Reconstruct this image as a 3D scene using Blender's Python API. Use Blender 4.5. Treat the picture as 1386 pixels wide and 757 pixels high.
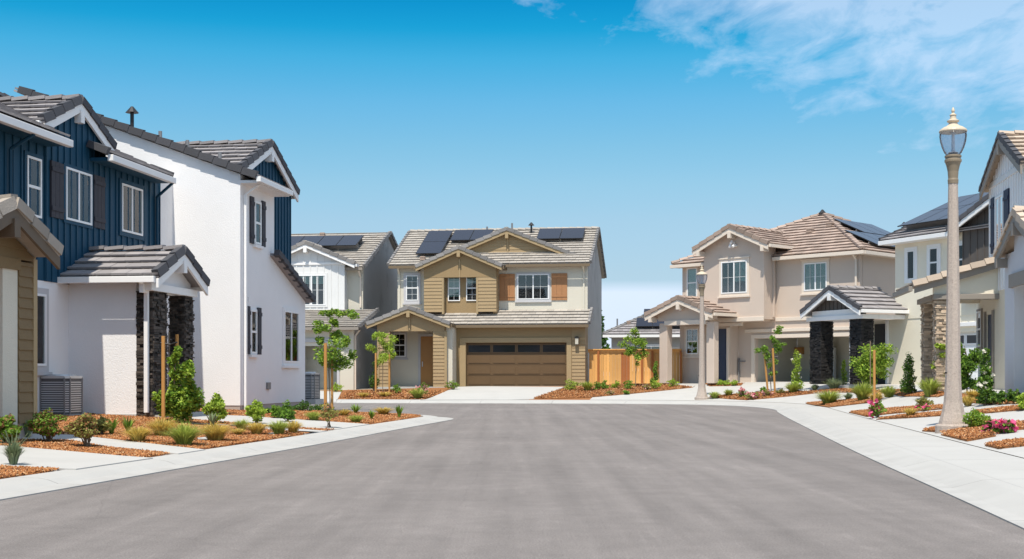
import bpy, math, random
import numpy as np
from mathutils import Vector
random.seed(7); RNG = np.random.default_rng(7)
for o in list(bpy.data.objects): bpy.data.objects.remove(o)
SC = bpy.context.scene; COL = SC.collection
# ---------------------------------------------------------------- camera, sky, sun, exposure
CH = 1.15; FP = 1750.0; CX = 693.0; HY = 509.0          # eye height; focal length, centre column and horizon row in photo pixels
cd = bpy.data.cameras.new('camera'); cam = bpy.data.objects.new('camera', cd); COL.objects.link(cam)
cam.location = (0, 0, CH); cam.rotation_euler = (math.radians(90), 0, 0)
cd.sensor_width = 36; cd.lens = 36*FP/1386; cd.shift_y = (HY-378.5)/1386; cd.clip_end = 9000; cd.clip_start = .1
SC.camera = cam
SUN_AZ = 13.0; SUN_EL = 64.0                             # degrees left of straight behind the camera; elevation
sd = Vector((-math.sin(math.radians(SUN_AZ))*math.cos(math.radians(SUN_EL)), -math.cos(math.radians(SUN_AZ))*math.cos(math.radians(SUN_EL)), math.sin(math.radians(SUN_EL))))
sl = bpy.data.lights.new('sun', 'SUN'); so = bpy.data.objects.new('sun', sl); COL.objects.link(so)
sl.energy = 4.1; sl.angle = math.radians(.5); sl.color = (1, .935, .82)
so.rotation_euler = sd.to_track_quat('Z', 'Y').to_euler(); so.location = (-10, -20, 40)
W = bpy.data.worlds.new('World'); SC.world = W; W.use_nodes = True
nt = W.node_tree; N_ = nt.nodes; L_ = nt.links; N_.clear()
sky = N_.new('ShaderNodeTexSky'); sky.sky_type = 'NISHITA'; sky.sun_disc = False
sky.sun_elevation = math.radians(SUN_EL); sky.sun_rotation = math.radians(180+SUN_AZ)
sky.air_density = 1.0; sky.dust_density = .6; sky.ozone_density = 1.6
hs = N_.new('ShaderNodeHueSaturation'); hs.inputs['Saturation'].default_value = 1.12
L_.new(sky.outputs[0], hs.inputs['Color'])
geo = N_.new('ShaderNodeTexCoord'); sep = N_.new('ShaderNodeSeparateXYZ'); L_.new(geo.outputs['Generated'], sep.inputs[0])
rp = N_.new('ShaderNodeValToRGB'); L_.new(sep.outputs['Z'], rp.inputs[0])
cr = rp.color_ramp; cr.elements[0].position = 0.0; cr.elements[0].color = (.62, .78, 1.12, 1); cr.elements[1].position = .50; cr.elements[1].color = (.78, .88, .90, 1)
for p_, c_ in ((.039, (.59, .69, .94, 1)), (.079, (.68, .735, .83, 1)), (.119, (.77, .835, .85, 1)), (.146, (.75, .905, .88, 1)), (.174, (.64, .93, .91, 1)), (.206, (.48, .95, .98, 1)), (.238, (.23, .94, 1.0, 1)), (.259, (.05, .84, .95, 1)), (.281, (.018, .72, .90, 1))):
    e = cr.elements.new(p_); e.color = c_
mx = N_.new('ShaderNodeMix'); mx.data_type = 'RGBA'; mx.blend_type = 'MULTIPLY'; mx.inputs[0].default_value = 1
L_.new(hs.outputs[0], mx.inputs[6]); L_.new(rp.outputs[0], mx.inputs[7])
def wmath(op, a, b=None, clamp=False):
    n = N_.new('ShaderNodeMath'); n.operation = op; n.use_clamp = clamp
    for i, q in enumerate((a, b)):
        if q is None: continue
        if isinstance(q, (int, float)): n.inputs[i].default_value = q
        else: L_.new(q, n.inputs[i])
    return n.outputs[0]
# cirrus: a layer on a plane high above; direction divided by its height gives the plane position
zc = wmath('ADD', sep.outputs['Z'], .10)
px_ = wmath('DIVIDE', sep.outputs['X'], zc); py_ = wmath('DIVIDE', sep.outputs['Y'], zc)
cmb = N_.new('ShaderNodeCombineXYZ'); L_.new(px_, cmb.inputs[0]); L_.new(py_, cmb.inputs[1])
n1 = N_.new('ShaderNodeTexNoise'); n1.inputs['Scale'].default_value = 7.0; n1.inputs['Detail'].default_value = 9; n1.inputs['Roughness'].default_value = .62; n1.inputs['Distortion'].default_value = .35
mp = N_.new('ShaderNodeMapping'); mp.inputs['Rotation'].default_value = (0, 0, .5); mp.inputs['Scale'].default_value = (1.0, .55, 1); L_.new(cmb.outputs[0], mp.inputs[0]); L_.new(mp.outputs[0], n1.inputs['Vector'])
# the bank lies to the upper right: its lower edge climbs to the left
edge = wmath('SUBTRACT', wmath('ADD', sep.outputs['Z'], wmath('MULTIPLY', sep.outputs['X'], .37)), .288)
edge = wmath('MULTIPLY', edge, 15.0)
ef = wmath('MINIMUM', wmath('MAXIMUM', edge, -1.5), 1.05)
cl = wmath('ADD', wmath('MULTIPLY', wmath('SUBTRACT', n1.outputs[0], .50)  , 2.9), ef, True)
cl = wmath('MULTIPLY', cl, .62)
bank = wmath('MULTIPLY', wmath('SUBTRACT', .0735, sep.outputs['Z'], True), 110.0, True)   # faint low cloud on the horizon
n2 = N_.new('ShaderNodeTexNoise'); n2.inputs['Scale'].default_value = 3.2; n2.inputs['Detail'].default_value = 4; L_.new(geo.outputs['Generated'], n2.inputs['Vector'])
bank = wmath('MULTIPLY', wmath('MULTIPLY', bank, wmath('MULTIPLY', wmath('SUBTRACT', n2.outputs[0], .20), 2.6, True)), .8)
mc = N_.new('ShaderNodeMix'); mc.data_type = 'RGBA'; L_.new(cl, mc.inputs[0]); L_.new(mx.outputs[2], mc.inputs[6]); mc.inputs[7].default_value = (4.6, 5.6, 7.0, 1)
mb_ = N_.new('ShaderNodeMix'); mb_.data_type = 'RGBA'; L_.new(bank, mb_.inputs[0]); L_.new(mc.outputs[2], mb_.inputs[6]); mb_.inputs[7].default_value = (5.9, 6.5, 7.7, 1)
bg = N_.new('ShaderNodeBackground'); bg.inputs[1].default_value = .112; L_.new(mb_.outputs[2], bg.inputs[0])
wo = N_.new('ShaderNodeOutputWorld'); L_.new(bg.outputs[0], wo.inputs[0])
SC.view_settings.view_transform = 'Standard'; SC.view_settings.look = 'None'; SC.view_settings.gamma = 1; SC.view_settings.use_curve_mapping = False
SC.view_settings.exposure = .44
SC.cycles.max_bounces = 8; SC.cycles.transparent_max_bounces = 16

# ---------------------------------------------------------------- materials
def mat(name, col, rough=.8, var=0, var_scale=4, bump=0, bump_scale=60, island=0, metallic=0, spec=None, blotch=None, coat=0):
    m = bpy.data.materials.new(name); m.use_nodes = True; t = m.node_tree; n = t.nodes; l = t.links
    b = n['Principled BSDF']; b.inputs['Roughness'].default_value = rough; b.inputs['Metallic'].default_value = metallic
    if spec is not None: b.inputs['Specular IOR Level'].default_value = spec
    b.inputs['Base Color'].default_value = (*col, 1)
    tc = n.new('ShaderNodeTexCoord'); cur = None
    def mult(cur, fac_out, lo, hi):
        mr = n.new('ShaderNodeMapRange'); l.new(fac_out, mr.inputs[0]); mr.inputs[3].default_value = lo; mr.inputs[4].default_value = hi
        mm = n.new('ShaderNodeMix'); mm.data_type = 'RGBA'; mm.blend_type = 'MULTIPLY'; mm.inputs[0].default_value = 1
        if cur is None: mm.inputs[6].default_value = (*col, 1)
        else: l.new(cur, mm.inputs[6])
        l.new(mr.outputs[0], mm.inputs[7]); return mm.outputs[2]
    if var:
        nz = n.new('ShaderNodeTexNoise'); nz.inputs['Scale'].default_value = var_scale; nz.inputs['Detail'].default_value = 6; nz.inputs['Roughness'].default_value = .6
        l.new(tc.outputs['Object'], nz.inputs['Vector']); cur = mult(cur, nz.outputs[0], 1-var*1.8, 1+var*1.8)
    if island:
        g = n.new('ShaderNodeNewGeometry'); cur = mult(cur, g.outputs['Random Per Island'], 1-island, 1+island)
    if blotch:                                            # stains, and tree shadow painted on grey_stucco: colour, scale, threshold, amount
        nz = n.new('ShaderNodeTexNoise'); nz.inputs['Scale'].default_value = blotch[1]; nz.inputs['Detail'].default_value = 8; nz.inputs['Roughness'].default_value = .65
        mpp = n.new('ShaderNodeMapping'); mpp.inputs['Scale'].default_value = blotch[4] if len(blotch) > 4 else (1, 1, 1); mpp.inputs['Location'].default_value = (3.1, 7.7, 1.3)
        l.new(tc.outputs['Object'], mpp.inputs[0]); l.new(mpp.outputs[0], nz.inputs['Vector'])
        mr = n.new('ShaderNodeMapRange'); l.new(nz.outputs[0], mr.inputs[0]); mr.inputs[1].default_value = blotch[2]; mr.inputs[2].default_value = blotch[2]+.16; mr.inputs[4].default_value = blotch[3]
        mm = n.new('ShaderNodeMix'); mm.data_type = 'RGBA'; l.new(mr.outputs[0], mm.inputs[0])
        if cur is None: mm.inputs[6].default_value = (*col, 1)
        else: l.new(cur, mm.inputs[6])
        mm.inputs[7].default_value = (*blotch[0], 1); cur = mm.outputs[2]
    if cur is not None: l.new(cur, b.inputs['Base Color'])
    if bump:
        nb = n.new('ShaderNodeTexNoise'); nb.inputs['Scale'].default_value = bump_scale; nb.inputs['Detail'].default_value = 4
        l.new(tc.outputs['Object'], nb.inputs['Vector'])
        bp = n.new('ShaderNodeBump'); bp.inputs['Strength'].default_value = bump; bp.inputs['Distance'].default_value = .02
        l.new(nb.outputs[0], bp.inputs['Height']); l.new(bp.outputs[0], b.inputs['Normal'])
    return m
def stucco(name, c): return mat(name, c, .9, var=.03, var_scale=1.3, bump=.32, bump_scale=42, spec=.15)
M = {}
M['white_stucco'] = stucco('white_stucco', (.80, .79, .79))
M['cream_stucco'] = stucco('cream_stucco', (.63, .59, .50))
M['beige_stucco'] = stucco('beige_stucco', (.60, .495, .415))
M['ivory_stucco'] = stucco('ivory_stucco', (.80, .735, .60))
M['pale_stucco'] = stucco('pale_stucco', (.62, .62, .64))
M['grey_stucco'] = mat('grey_stucco', (.44, .42, .40), .9, var=.08, var_scale=.5, bump=.3, bump_scale=30, spec=.15, blotch=((.17, .15, .13), .5, .53, .6, (1, 1, .7)))  # on side walls, shade grey and tree shadow painted into the colour among stains
M['foundation'] = mat('foundation', (.42, .36, .32), .9, var=.06, bump=.3)
M['blue'] = mat('blue_paint', (.008, .058, .108), .62, var=.05, var_scale=2, spec=.3)
M['dark_batten'] = mat('dark_brown_paint', (.10, .085, .075), .7, var=.05, var_scale=2)
M['white_siding'] = mat('white_siding_paint', (.70, .70, .69), .65, var=.03, var_scale=2)
M['bright_siding'] = mat('bright_white_siding_paint', (.84, .83, .82), .6, var=.03, var_scale=2)
M['pale_siding'] = mat('pale_siding_paint', (.66, .67, .68), .65, var=.03, var_scale=2)
M['tan_dark'] = mat('golden_brown_siding_paint', (.19, .125, .055), .7, var=.05, var_scale=1.5, bump=.15, bump_scale=40)
M['tan'] = mat('tan_siding_paint', (.345, .245, .13), .7, var=.05, var_scale=1.5, bump=.15, bump_scale=40)
M['tan_trim'] = mat('tan_trim_paint', (.36, .262, .14), .65, var=.04)
M['olive'] = mat('olive_brown_siding_paint', (.30, .205, .10), .7, var=.05, var_scale=2, bump=.15, bump_scale=40)
M['trim_white'] = mat('white_trim_paint', (.82, .81, .80), .5, var=.02)
M['trim_grey'] = mat('grey_trim_paint', (.50, .49, .50), .6, var=.03)
M['trim_beige'] = mat('beige_trim_paint', (.72, .62, .52), .6, var=.03)
M['trim_taupe'] = mat('taupe_trim_paint', (.27, .235, .20), .6, var=.03)
M['vinyl'] = mat('white_vinyl', (.84, .84, .84), .35)
M['tile_grey'] = mat('grey_roof_tile', (.27, .25, .25), .85, var=.05, var_scale=3, island=.16, bump=.3, bump_scale=50)
M['tile_light'] = mat('pale_roof_tile', (.37, .335, .295), .85, var=.06, var_scale=3, island=.11, bump=.3, bump_scale=50)
M['tile_brown'] = mat('pinkish_brown_roof_tile', (.375, .285, .235), .85, var=.06, var_scale=3, island=.2, bump=.3, bump_scale=50)
M['tile_tan'] = mat('tan_roof_tile', (.46, .37, .29), .85, var=.06, var_scale=3, island=.2, bump=.3, bump_scale=50)
M['rake_dark'] = mat('charcoal_rake_tile', (.058, .058, .066), .8, var=.05, island=.14, bump=.3)
M['rake_mid'] = mat('grey_rake_tile', (.20, .19, .185), .8, var=.05, island=.15, bump=.3)
M['rake_brown'] = mat('brown_rake_tile', (.27, .20, .16), .8, var=.05, island=.2, bump=.3)
M['shutter_dark'] = mat('charcoal_shutter', (.035, .034, .045), .7, var=.12, var_scale=9)
M['shutter_rust'] = mat('rust_brown_shutter', (.38, .18, .075), .7, var=.06, var_scale=5)
M['shutter_navy'] = mat('navy_shutter', (.012, .018, .05), .6)
M['door_orange'] = mat('caramel_door_paint', (.40, .19, .05), .5, var=.06)
M['door_navy'] = mat('navy_door_paint', (.03, .045, .085), .5)
M['door_black'] = mat('black_door_paint', (.02, .02, .022), .5)
M['dirt'] = mat('dry_dirt', (.25, .23, .19), .95, var=.2, bump=.5)
M['garage_brown'] = mat('brown_garage_door', (.12, .068, .027), .6, var=.05)
M['garage_beige'] = mat('beige_garage_door', (.52, .49, .41), .6, var=.04)
M['garage_white'] = mat('white_garage_door', (.74, .75, .76), .5, var=.02)
M['dark_in'] = mat('dark_interior', (.02, .021, .023), .9)
M['blind'] = mat('window_blind', (.72, .78, .70), .7)
M['curtain_dim'] = mat('dim_room', (.055, .06, .065), .9)
M['ac_dark'] = mat('dark_condenser_coil', (.10, .10, .105), .6)
M['metal_black'] = mat('black_metal', (.03, .03, .032), .45, metallic=.5)
M['metal_grey'] = mat('grey_metal', (.22, .22, .225), .5, metallic=.3, var=.05)
M['metal_light'] = mat('light_metal', (.55, .56, .57), .4, metallic=.6)
M['stone_black'] = mat('black_ledgestone', (.020, .018, .018), .85, var=.12, var_scale=6, island=.7, bump=.6, bump_scale=35)
M['stone_dark'] = mat('dark_brown_ledgestone', (.060, .048, .040), .85, var=.12, var_scale=6, island=.85, bump=.6, bump_scale=35)
M['stone_tan'] = mat('tan_ledgestone', (.48, .37, .27), .85, var=.1, var_scale=5, island=.45, bump=.6, bump_scale=30)
M['cedar'] = mat('cedar_board', (.68, .36, .11), .75, var=.08, var_scale=1.2, island=.2, blotch=((.45, .19, .05), 1.4, .55, .6, (5, 5, .25)))
M['cedar_dark'] = mat('stained_cedar', (.34, .11, .025), .75, var=.08, island=.12)
M['stake'] = mat('pine_stake', (.50, .25, .07), .8, var=.08, var_scale=5)
M['bark'] = mat('bark', (.20, .15, .10), .9, var=.15, var_scale=20)
M['lamp_conc'] = mat('exposed_aggregate_concrete', (.45, .375, .32), .85, var=.2, var_scale=32, bump=.6, bump_scale=60, blotch=((.20, .14, .12), 44, .55, .75))
M['lamp_bronze'] = mat('olive_bronze', (.24, .19, .13), .5, var=.05)
M['lamp_cap'] = mat('sand_paint', (.56, .47, .35), .5, var=.04)
M['stone_flat'] = mat('stepping_stone', (.42, .41, .40), .9, var=.06, bump=.4)
M['tile_old'] = mat('weathered_grey_brown_tile', (.30, .26, .22), .85, var=.08, var_scale=3, island=.18, bump=.4, bump_scale=40)
M['trim_brown'] = mat('brown_fascia_paint', (.17, .12, .07), .6)
M['trim_umber'] = mat('umber_trim_paint', (.12, .085, .055), .6)
def leafmat(name, c, island=.35, trans=.35):
    m = mat(name, c, .55, island=island, spec=.25)
    t = m.node_tree; b = t.nodes['Principled BSDF']; out = t.nodes['Material Output']
    tr = t.nodes.new('ShaderNodeBsdfTranslucent'); ms = t.nodes.new('ShaderNodeMixShader'); ms.inputs[0].default_value = trans
    src = b.inputs['Base Color'].links[0].from_socket; t.links.new(src, tr.inputs[0])
    t.links.new(b.outputs[0], ms.inputs[1]); t.links.new(tr.outputs[0], ms.inputs[2]); t.links.new(ms.outputs[0], out.inputs[0]); return m
M['leaf_green'] = leafmat('leaf_green', (.18, .31, .04))
M['leaf_bright'] = leafmat('leaf_bright', (.34, .46, .06))
M['leaf_dark'] = leafmat('leaf_dark', (.075, .155, .03))
M['leaf_olive'] = leafmat('leaf_olive', (.30, .29, .08))
M['leaf_red'] = leafmat('leaf_reddish', (.28, .13, .06))
M['grass_green'] = leafmat('grass_green', (.38, .44, .09))
M['grass_gold'] = leafmat('grass_gold', (.60, .46, .12))
M['grass_blue'] = leafmat('grass_blue_green', (.25, .31, .17))
M['petal_pink'] = leafmat('petal_pink', (.74, .12, .26), .4)
M['petal_pale'] = leafmat('petal_pale_pink', (.80, .42, .42), .25)
M['petal_white'] = leafmat('petal_white', (.75, .72, .62), .2)
def chipmat():
    m = mat('bark_chips', (.42, .17, .05), .85, spec=.2); t = m.node_tree; g = t.nodes.new('ShaderNodeNewGeometry'); r = t.nodes.new('ShaderNodeValToRGB'); t.links.new(g.outputs['Random Per Island'], r.inputs[0]); e = r.color_ramp.elements
    e[0].color = (.07, .03, .015, 1); e[1].color = (.56, .38, .22, 1); k = e.new(.4); k.color = (.27, .10, .035, 1); k = e.new(.85); k.color = (.42, .185, .065, 1)
    t.links.new(r.outputs[0], t.nodes['Principled BSDF'].inputs['Base Color']); return m
M['chips'] = chipmat()
M['mulch'] = mat('mulch', (.27, .12, .05), .95, var=.22, var_scale=9, bump=1.0, bump_scale=30, spec=.1, blotch=((.33, .20, .10), 22, .55, .6))
M['concrete'] = mat('pale_concrete', (.44, .43, .41), .85, var=.05, var_scale=.9, bump=.12, bump_scale=120, spec=.25, blotch=((.37, .36, .345), .55, .56, .5))
# solar panel: dark glass with thin cell lines
m = mat('solar_panel', (.010, .010, .018), .22); M['solar'] = m
M['asphalt'] = None
def glass():
    m = bpy.data.materials.new('window_glass'); m.use_nodes = True; t = m.node_tree; n = t.nodes; l = t.links
    n.remove(n['Principled BSDF']); tr = n.new('ShaderNodeBsdfTransparent'); tr.inputs[0].default_value = (.80, .86, .85, 1)
    gl = n.new('ShaderNodeBsdfGlossy'); gl.inputs['Roughness'].default_value = .015; fr = n.new('ShaderNodeFresnel'); fr.inputs[0].default_value = 1.55
    ad = n.new('ShaderNodeMath'); ad.operation = 'MULTIPLY_ADD'; ad.inputs[1].default_value = 1.0; ad.inputs[2].default_value = .035; l.new(fr.outputs[0], ad.inputs[0])
    ms = n.new('ShaderNodeMixShader'); l.new(ad.outputs[0], ms.inputs[0]); l.new(tr.outputs[0], ms.inputs[1]); l.new(gl.outputs[0], ms.inputs[2]); l.new(ms.outputs[0], n['Material Output'].inputs[0]); return m
M['glass'] = glass()
def globe_glass():
    m = bpy.data.materials.new('globe_glass'); m.use_nodes = True; t = m.node_tree; n = t.nodes; l = t.links
    n.remove(n['Principled BSDF']); tr = n.new('ShaderNodeBsdfTransparent'); tr.inputs[0].default_value = (.88, .91, .96, 1)
    gl = n.new('ShaderNodeBsdfGlossy'); gl.inputs['Roughness'].default_value = .08; df = n.new('ShaderNodeBsdfTranslucent'); df.inputs[0].default_value = (.7, .74, .82, 1)
    fr = n.new('ShaderNodeFresnel'); fr.inputs[0].default_value = 1.15
    m1 = n.new('ShaderNodeMixShader'); m1.inputs[0].default_value = .30; l.new(tr.outputs[0], m1.inputs[1]); l.new(df.outputs[0], m1.inputs[2])
    m2 = n.new('ShaderNodeMixShader'); l.new(fr.outputs[0], m2.inputs[0]); l.new(m1.outputs[0], m2.inputs[1]); l.new(gl.outputs[0], m2.inputs[2]); l.new(m2.outputs[0], n['Material Output'].inputs[0]); return m
M['globe'] = globe_glass()

# ---------------------------------------------------------------- mesh helpers
def tag(o, label=None, cat=None, group=None, kind=None):
    if label: o['label'] = label
    if cat: o['category'] = cat
    if group: o['group'] = group
    if kind: o['kind'] = kind
    return o
def sub(a, b): return (a[0]-b[0], a[1]-b[1], a[2]-b[2])
def add(a, b, k=1): return (a[0]+b[0]*k, a[1]+b[1]*k, a[2]+b[2]*k)
def norm(a):
    l = math.sqrt(a[0]**2+a[1]**2+a[2]**2); return (a[0]/l, a[1]/l, a[2]/l)
def area2(p): return sum(p[i][0]*p[(i+1) % len(p)][1]-p[(i+1) % len(p)][0]*p[i][1] for i in range(len(p)))
def ccw(p): return list(p) if area2(p) > 0 else list(reversed(p))
def clip_poly(s, c):                                     # convex clip, both 2-D, c counter-clockwise
    out = list(s)
    for i in range(len(c)):
        ax, ay = c[i]; bx, by = c[(i+1) % len(c)]; inp = out; out = []
        if not inp: return []
        def side(p): return (bx-ax)*(p[1]-ay)-(by-ay)*(p[0]-ax)
        for j in range(len(inp)):
            p = inp[j]; q = inp[(j+1) % len(inp)]; sp, sq = side(p), side(q)
            if sp >= -1e-9: out.append(p)
            if (sp > 1e-9 and sq < -1e-9) or (sp < -1e-9 and sq > 1e-9):
                t = sp/(sp-sq); out.append((p[0]+(q[0]-p[0])*t, p[1]+(q[1]-p[1])*t))
    return out
class MB:
    def __init__(s): s.v = []; s.f = []; s.seg = []; s.lock = False
    def mark(s):
        if not s.lock: s.seg.append(len(s.v))
    def prism(s, pts, vec, cap=True):                    # pts: 3-D polygon, extruded by vec
        s.mark(); n = len(pts); b = len(s.v); s.v += list(pts); s.v += [add(p, vec) for p in pts]
        s.f.append(tuple(range(b, b+n))[::-1]); s.f.append(tuple(range(b+n, b+2*n)))
        for i in range(n): s.f.append((b+i, b+(i+1) % n, b+n+(i+1) % n, b+n+i))
    def hexa(s, lo, hi):
        s.mark(); n = len(lo); b = len(s.v); s.v += list(lo)+list(hi); s.f.append(tuple(range(b, b+n))[::-1]); s.f.append(tuple(range(b+n, b+2*n)))
        for i in range(n): s.f.append((b+i, b+(i+1) % n, b+n+(i+1) % n, b+n+i))
    def tube(s, p, q, r0, r1=None, n=7):
        s.mark(); r1 = r0 if r1 is None else r1; p = Vector(p); q = Vector(q); d = (q-p).normalized()
        x = d.orthogonal().normalized(); y = d.cross(x); b = len(s.v)
        for c, r in ((p, r0), (q, r1)):
            for i in range(n):
                a = 2*math.pi*i/n; s.v.append(tuple(c+x*math.cos(a)*r+y*math.sin(a)*r))
        for i in range(n): s.f.append((b+i, b+(i+1) % n, b+n+(i+1) % n, b+n+i))
        s.f.append(tuple(range(b, b+n))[::-1]); s.f.append(tuple(range(b+n, b+2*n)))
    def lathe(s, prof, n=20, c=(0, 0, 0)):
        s.mark(); b = len(s.v)
        for r, z in prof:
            for i in range(n):
                a = 2*math.pi*(i+.5)/n; s.v.append((c[0]+r*math.cos(a), c[1]+r*math.sin(a), c[2]+z))
        for k in range(len(prof)-1):
            for i in range(n): s.f.append((b+k*n+i, b+k*n+(i+1) % n, b+(k+1)*n+(i+1) % n, b+(k+1)*n+i))
        s.f.append(tuple(range(b, b+n))[::-1]); s.f.append(tuple(range(b+(len(prof)-1)*n, b+len(prof)*n)))
    def pieces(s):
        n = len(s.seg)
        if n < 2 or n > 500: return [s]
        st = s.seg+[len(s.v)]; A = np.array(s.v); lo = np.array([A[st[i]:st[i+1]].min(0) for i in range(n)])-.025; hi = np.array([A[st[i]:st[i+1]].max(0) for i in range(n)])+.025; g = list(range(n))
        def root_(i):
            while g[i] != i: g[i] = g[g[i]]; i = g[i]
            return i
        for i in range(n):
            hit = np.nonzero(((lo[i] <= hi[i+1:]) & (hi[i] >= lo[i+1:])).all(1))[0]
            for j in hit: g[root_(i+1+int(j))] = root_(i)
        R = [root_(i) for i in range(n)]
        if len(set(R)) == 1: return [s]
        owner = np.repeat(R, np.diff(st)); out = []
        for r in sorted(set(R)):
            ids = np.nonzero(owner == r)[0]; mp_ = {int(a): k for k, a in enumerate(ids)}; q = MB(); q.v = [s.v[a] for a in ids]; q.f = [tuple(mp_[a] for a in f) for f in s.f if owner[f[0]] == r]; out.append(q)
        return out
    def build(s, name, m, parent=None, origin=(0, 0, 0), smooth=False, bevel=0):
        me = bpy.data.meshes.new(name); me.from_pydata([sub(p, origin) for p in s.v], [], s.f); me.validate(); me.update()
        o = bpy.data.objects.new(name, me); COL.objects.link(o); me.materials.append(M[m] if isinstance(m, str) else m)
        if parent is not None: o.parent = parent
        if smooth:
            for p in me.polygons: p.use_smooth = True
        if bevel:
            bv = o.modifiers.new('bevel', 'BEVEL'); bv.width = bevel; bv.segments = 2; bv.limit_method = 'ANGLE'
        return o
class House:
    """a building frame: u to the right along its camera-side face, v into the depth, z up; theta = turn of that face to the left"""
    def __init__(s, name, theta, u, v, z, label, cat='house', group=None, size=1.0, base=None):
        s.c = math.cos(math.radians(theta)); s.s = math.sin(math.radians(theta)); s.o = (u, v, z); s.k = size
        s.e = bpy.data.objects.new(name, None); COL.objects.link(s.e); X, Y = s.xy(u, v)
        s.e.location = base or (X, Y, z); s.e.rotation_euler = (0, 0, -math.radians(theta)); s.e.empty_display_size = .5
        tag(s.e, label, cat, group)
    def xy(s, u, v): return (u*s.c+v*s.s, -u*s.s+v*s.c)
    def put(s, mb, name, m, parent=None, label=None, **k):
        best = None
        for q in mb.pieces():                             # pieces that do not touch become parts of their own
            if s.k != 1: q.v = [tuple(c+(a-c)*s.k for a, c in zip(p, s.o)) for p in q.v]
            o = q.build(name, m, parent or s.e, s.o, **k)
            if label: o['label'] = label
            if best is None or len(q.v) > best[0]: best = (len(q.v), o)
        return best[1]
class T:
    """a facade frame inside a house: a along it, b depth into the house, z"""
    def __init__(s, o=(0, 0), A=(1, 0), B=(0, 1)): s.o = o; s.A = A; s.B = B
    def P(s, a, b, z): return (s.o[0]+a*s.A[0]+b*s.B[0], s.o[1]+a*s.A[1]+b*s.B[1], z)
    def V(s, a, b, z): return (a*s.A[0]+b*s.B[0], a*s.A[1]+b*s.B[1], z)
FRONT = T()
def STREET_L(u): return T((u, 0), (0, 1), (-1, 0))       # faces +u, a = v
def STREET_R(u): return T((u, 0), (0, 1), (1, 0))        # faces -u, a = v
def box(mb, t, a0, a1, b0, b1, z0, z1):
    mb.prism([t.P(a0, b0, z0), t.P(a1, b0, z0), t.P(a1, b1, z0), t.P(a0, b1, z0)], (0, 0, z1-z0))
def wall(mb, t, poly, b, th=.2):                          # poly of (a, z)
    mb.prism([t.P(a, b, z) for a, z in poly], t.V(0, th, 0))
def gw(ac, hw, zb, half, ze, p, c=.09):                    # gable wall outline that ends just under its roof
    e = ze+p*(half-hw)-c; return [(ac-hw, zb), (ac+hw, zb), (ac+hw, e), (ac, ze+p*half-c), (ac-hw, e)]
def rect(a0, a1, z0, z1): return [(a0, z0), (a1, z0), (a1, z1), (a0, z1)]
def lap(mb, t, poly, b, ex=.155, th=.2):
    wall(mb, t, poly, b, th); c = ccw(poly); z0 = min(p[1] for p in c); z1 = max(p[1] for p in c); a0 = min(p[0] for p in c); a1 = max(p[0] for p in c)
    z = z0
    while z < z1-.01:
        q = clip_poly([(a0, z), (a1, z), (a1, z+ex), (a0, z+ex)], c)
        if len(q) > 2 and abs(area2(q)) > 1e-4: mb.hexa([t.P(a, b+.002, w) for a, w in q], [t.P(a, b-.028+.022*(w-z)/ex, w) for a, w in q])
        z += ex
def batten(mb, t, poly, b, sp=.30, th=.2, w=.05):
    wall(mb, t, poly, b, th); c = ccw(poly); z0 = min(p[1] for p in c); z1 = max(p[1] for p in c); a0 = min(p[0] for p in c); a1 = max(p[0] for p in c)
    n = max(1, round((a1-a0)/sp))
    for i in range(n+1):
        a = a0+(a1-a0)*i/n; q = clip_poly([(a-w/2, z0), (a+w/2, z0), (a+w/2, z1), (a-w/2, z1)], c)
        if len(q) > 2 and abs(area2(q)) > 1e-4: mb.prism([t.P(x, b+.002, y) for x, y in q], t.V(0, -.03, 0))
def tiles(mb, O, U, Wd, poly, tw=.34, th=.37):
    """courses of flat concrete tiles over the convex polygon (along, up the slope)"""
    U = norm(U); Wd = norm(Wd); Nn = (U[1]*Wd[2]-U[2]*Wd[1], U[2]*Wd[0]-U[0]*Wd[2], U[0]*Wd[1]-U[1]*Wd[0])
    if Nn[2] < 0: Nn = (-Nn[0], -Nn[1], -Nn[2])
    c = ccw(poly); x0 = min(p[0] for p in c); x1 = max(p[0] for p in c); y0 = min(p[1] for p in c); y1 = max(p[1] for p in c)
    def Q(x, y, n): return add(add(add(O, U, x), Wd, y), Nn, n)
    mb.mark(); was = mb.lock; mb.lock = True
    mb.hexa([Q(x, y, -.05) for x, y in c], [Q(x, y, .0) for x, y in c])
    y = y0; r = 0
    while y < y1-.02:
        x = x0-(tw/2 if r % 2 else 0)
        while x < x1:
            q = clip_poly([(x+.004, y), (x+tw-.004, y), (x+tw-.004, y+th), (x+.004, y+th)], c)
            if len(q) > 2 and abs(area2(q)) > 1e-3:
                j = random.uniform(-.004, .005)
                mb.hexa([Q(a, w, .034*(1-(w-y)/th)+.001) for a, w in q], [Q(a, w, .075+j-.058*(w-y)/th) for a, w in q])
            x += tw
        y += th; r += 1
    mb.lock = was
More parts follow.
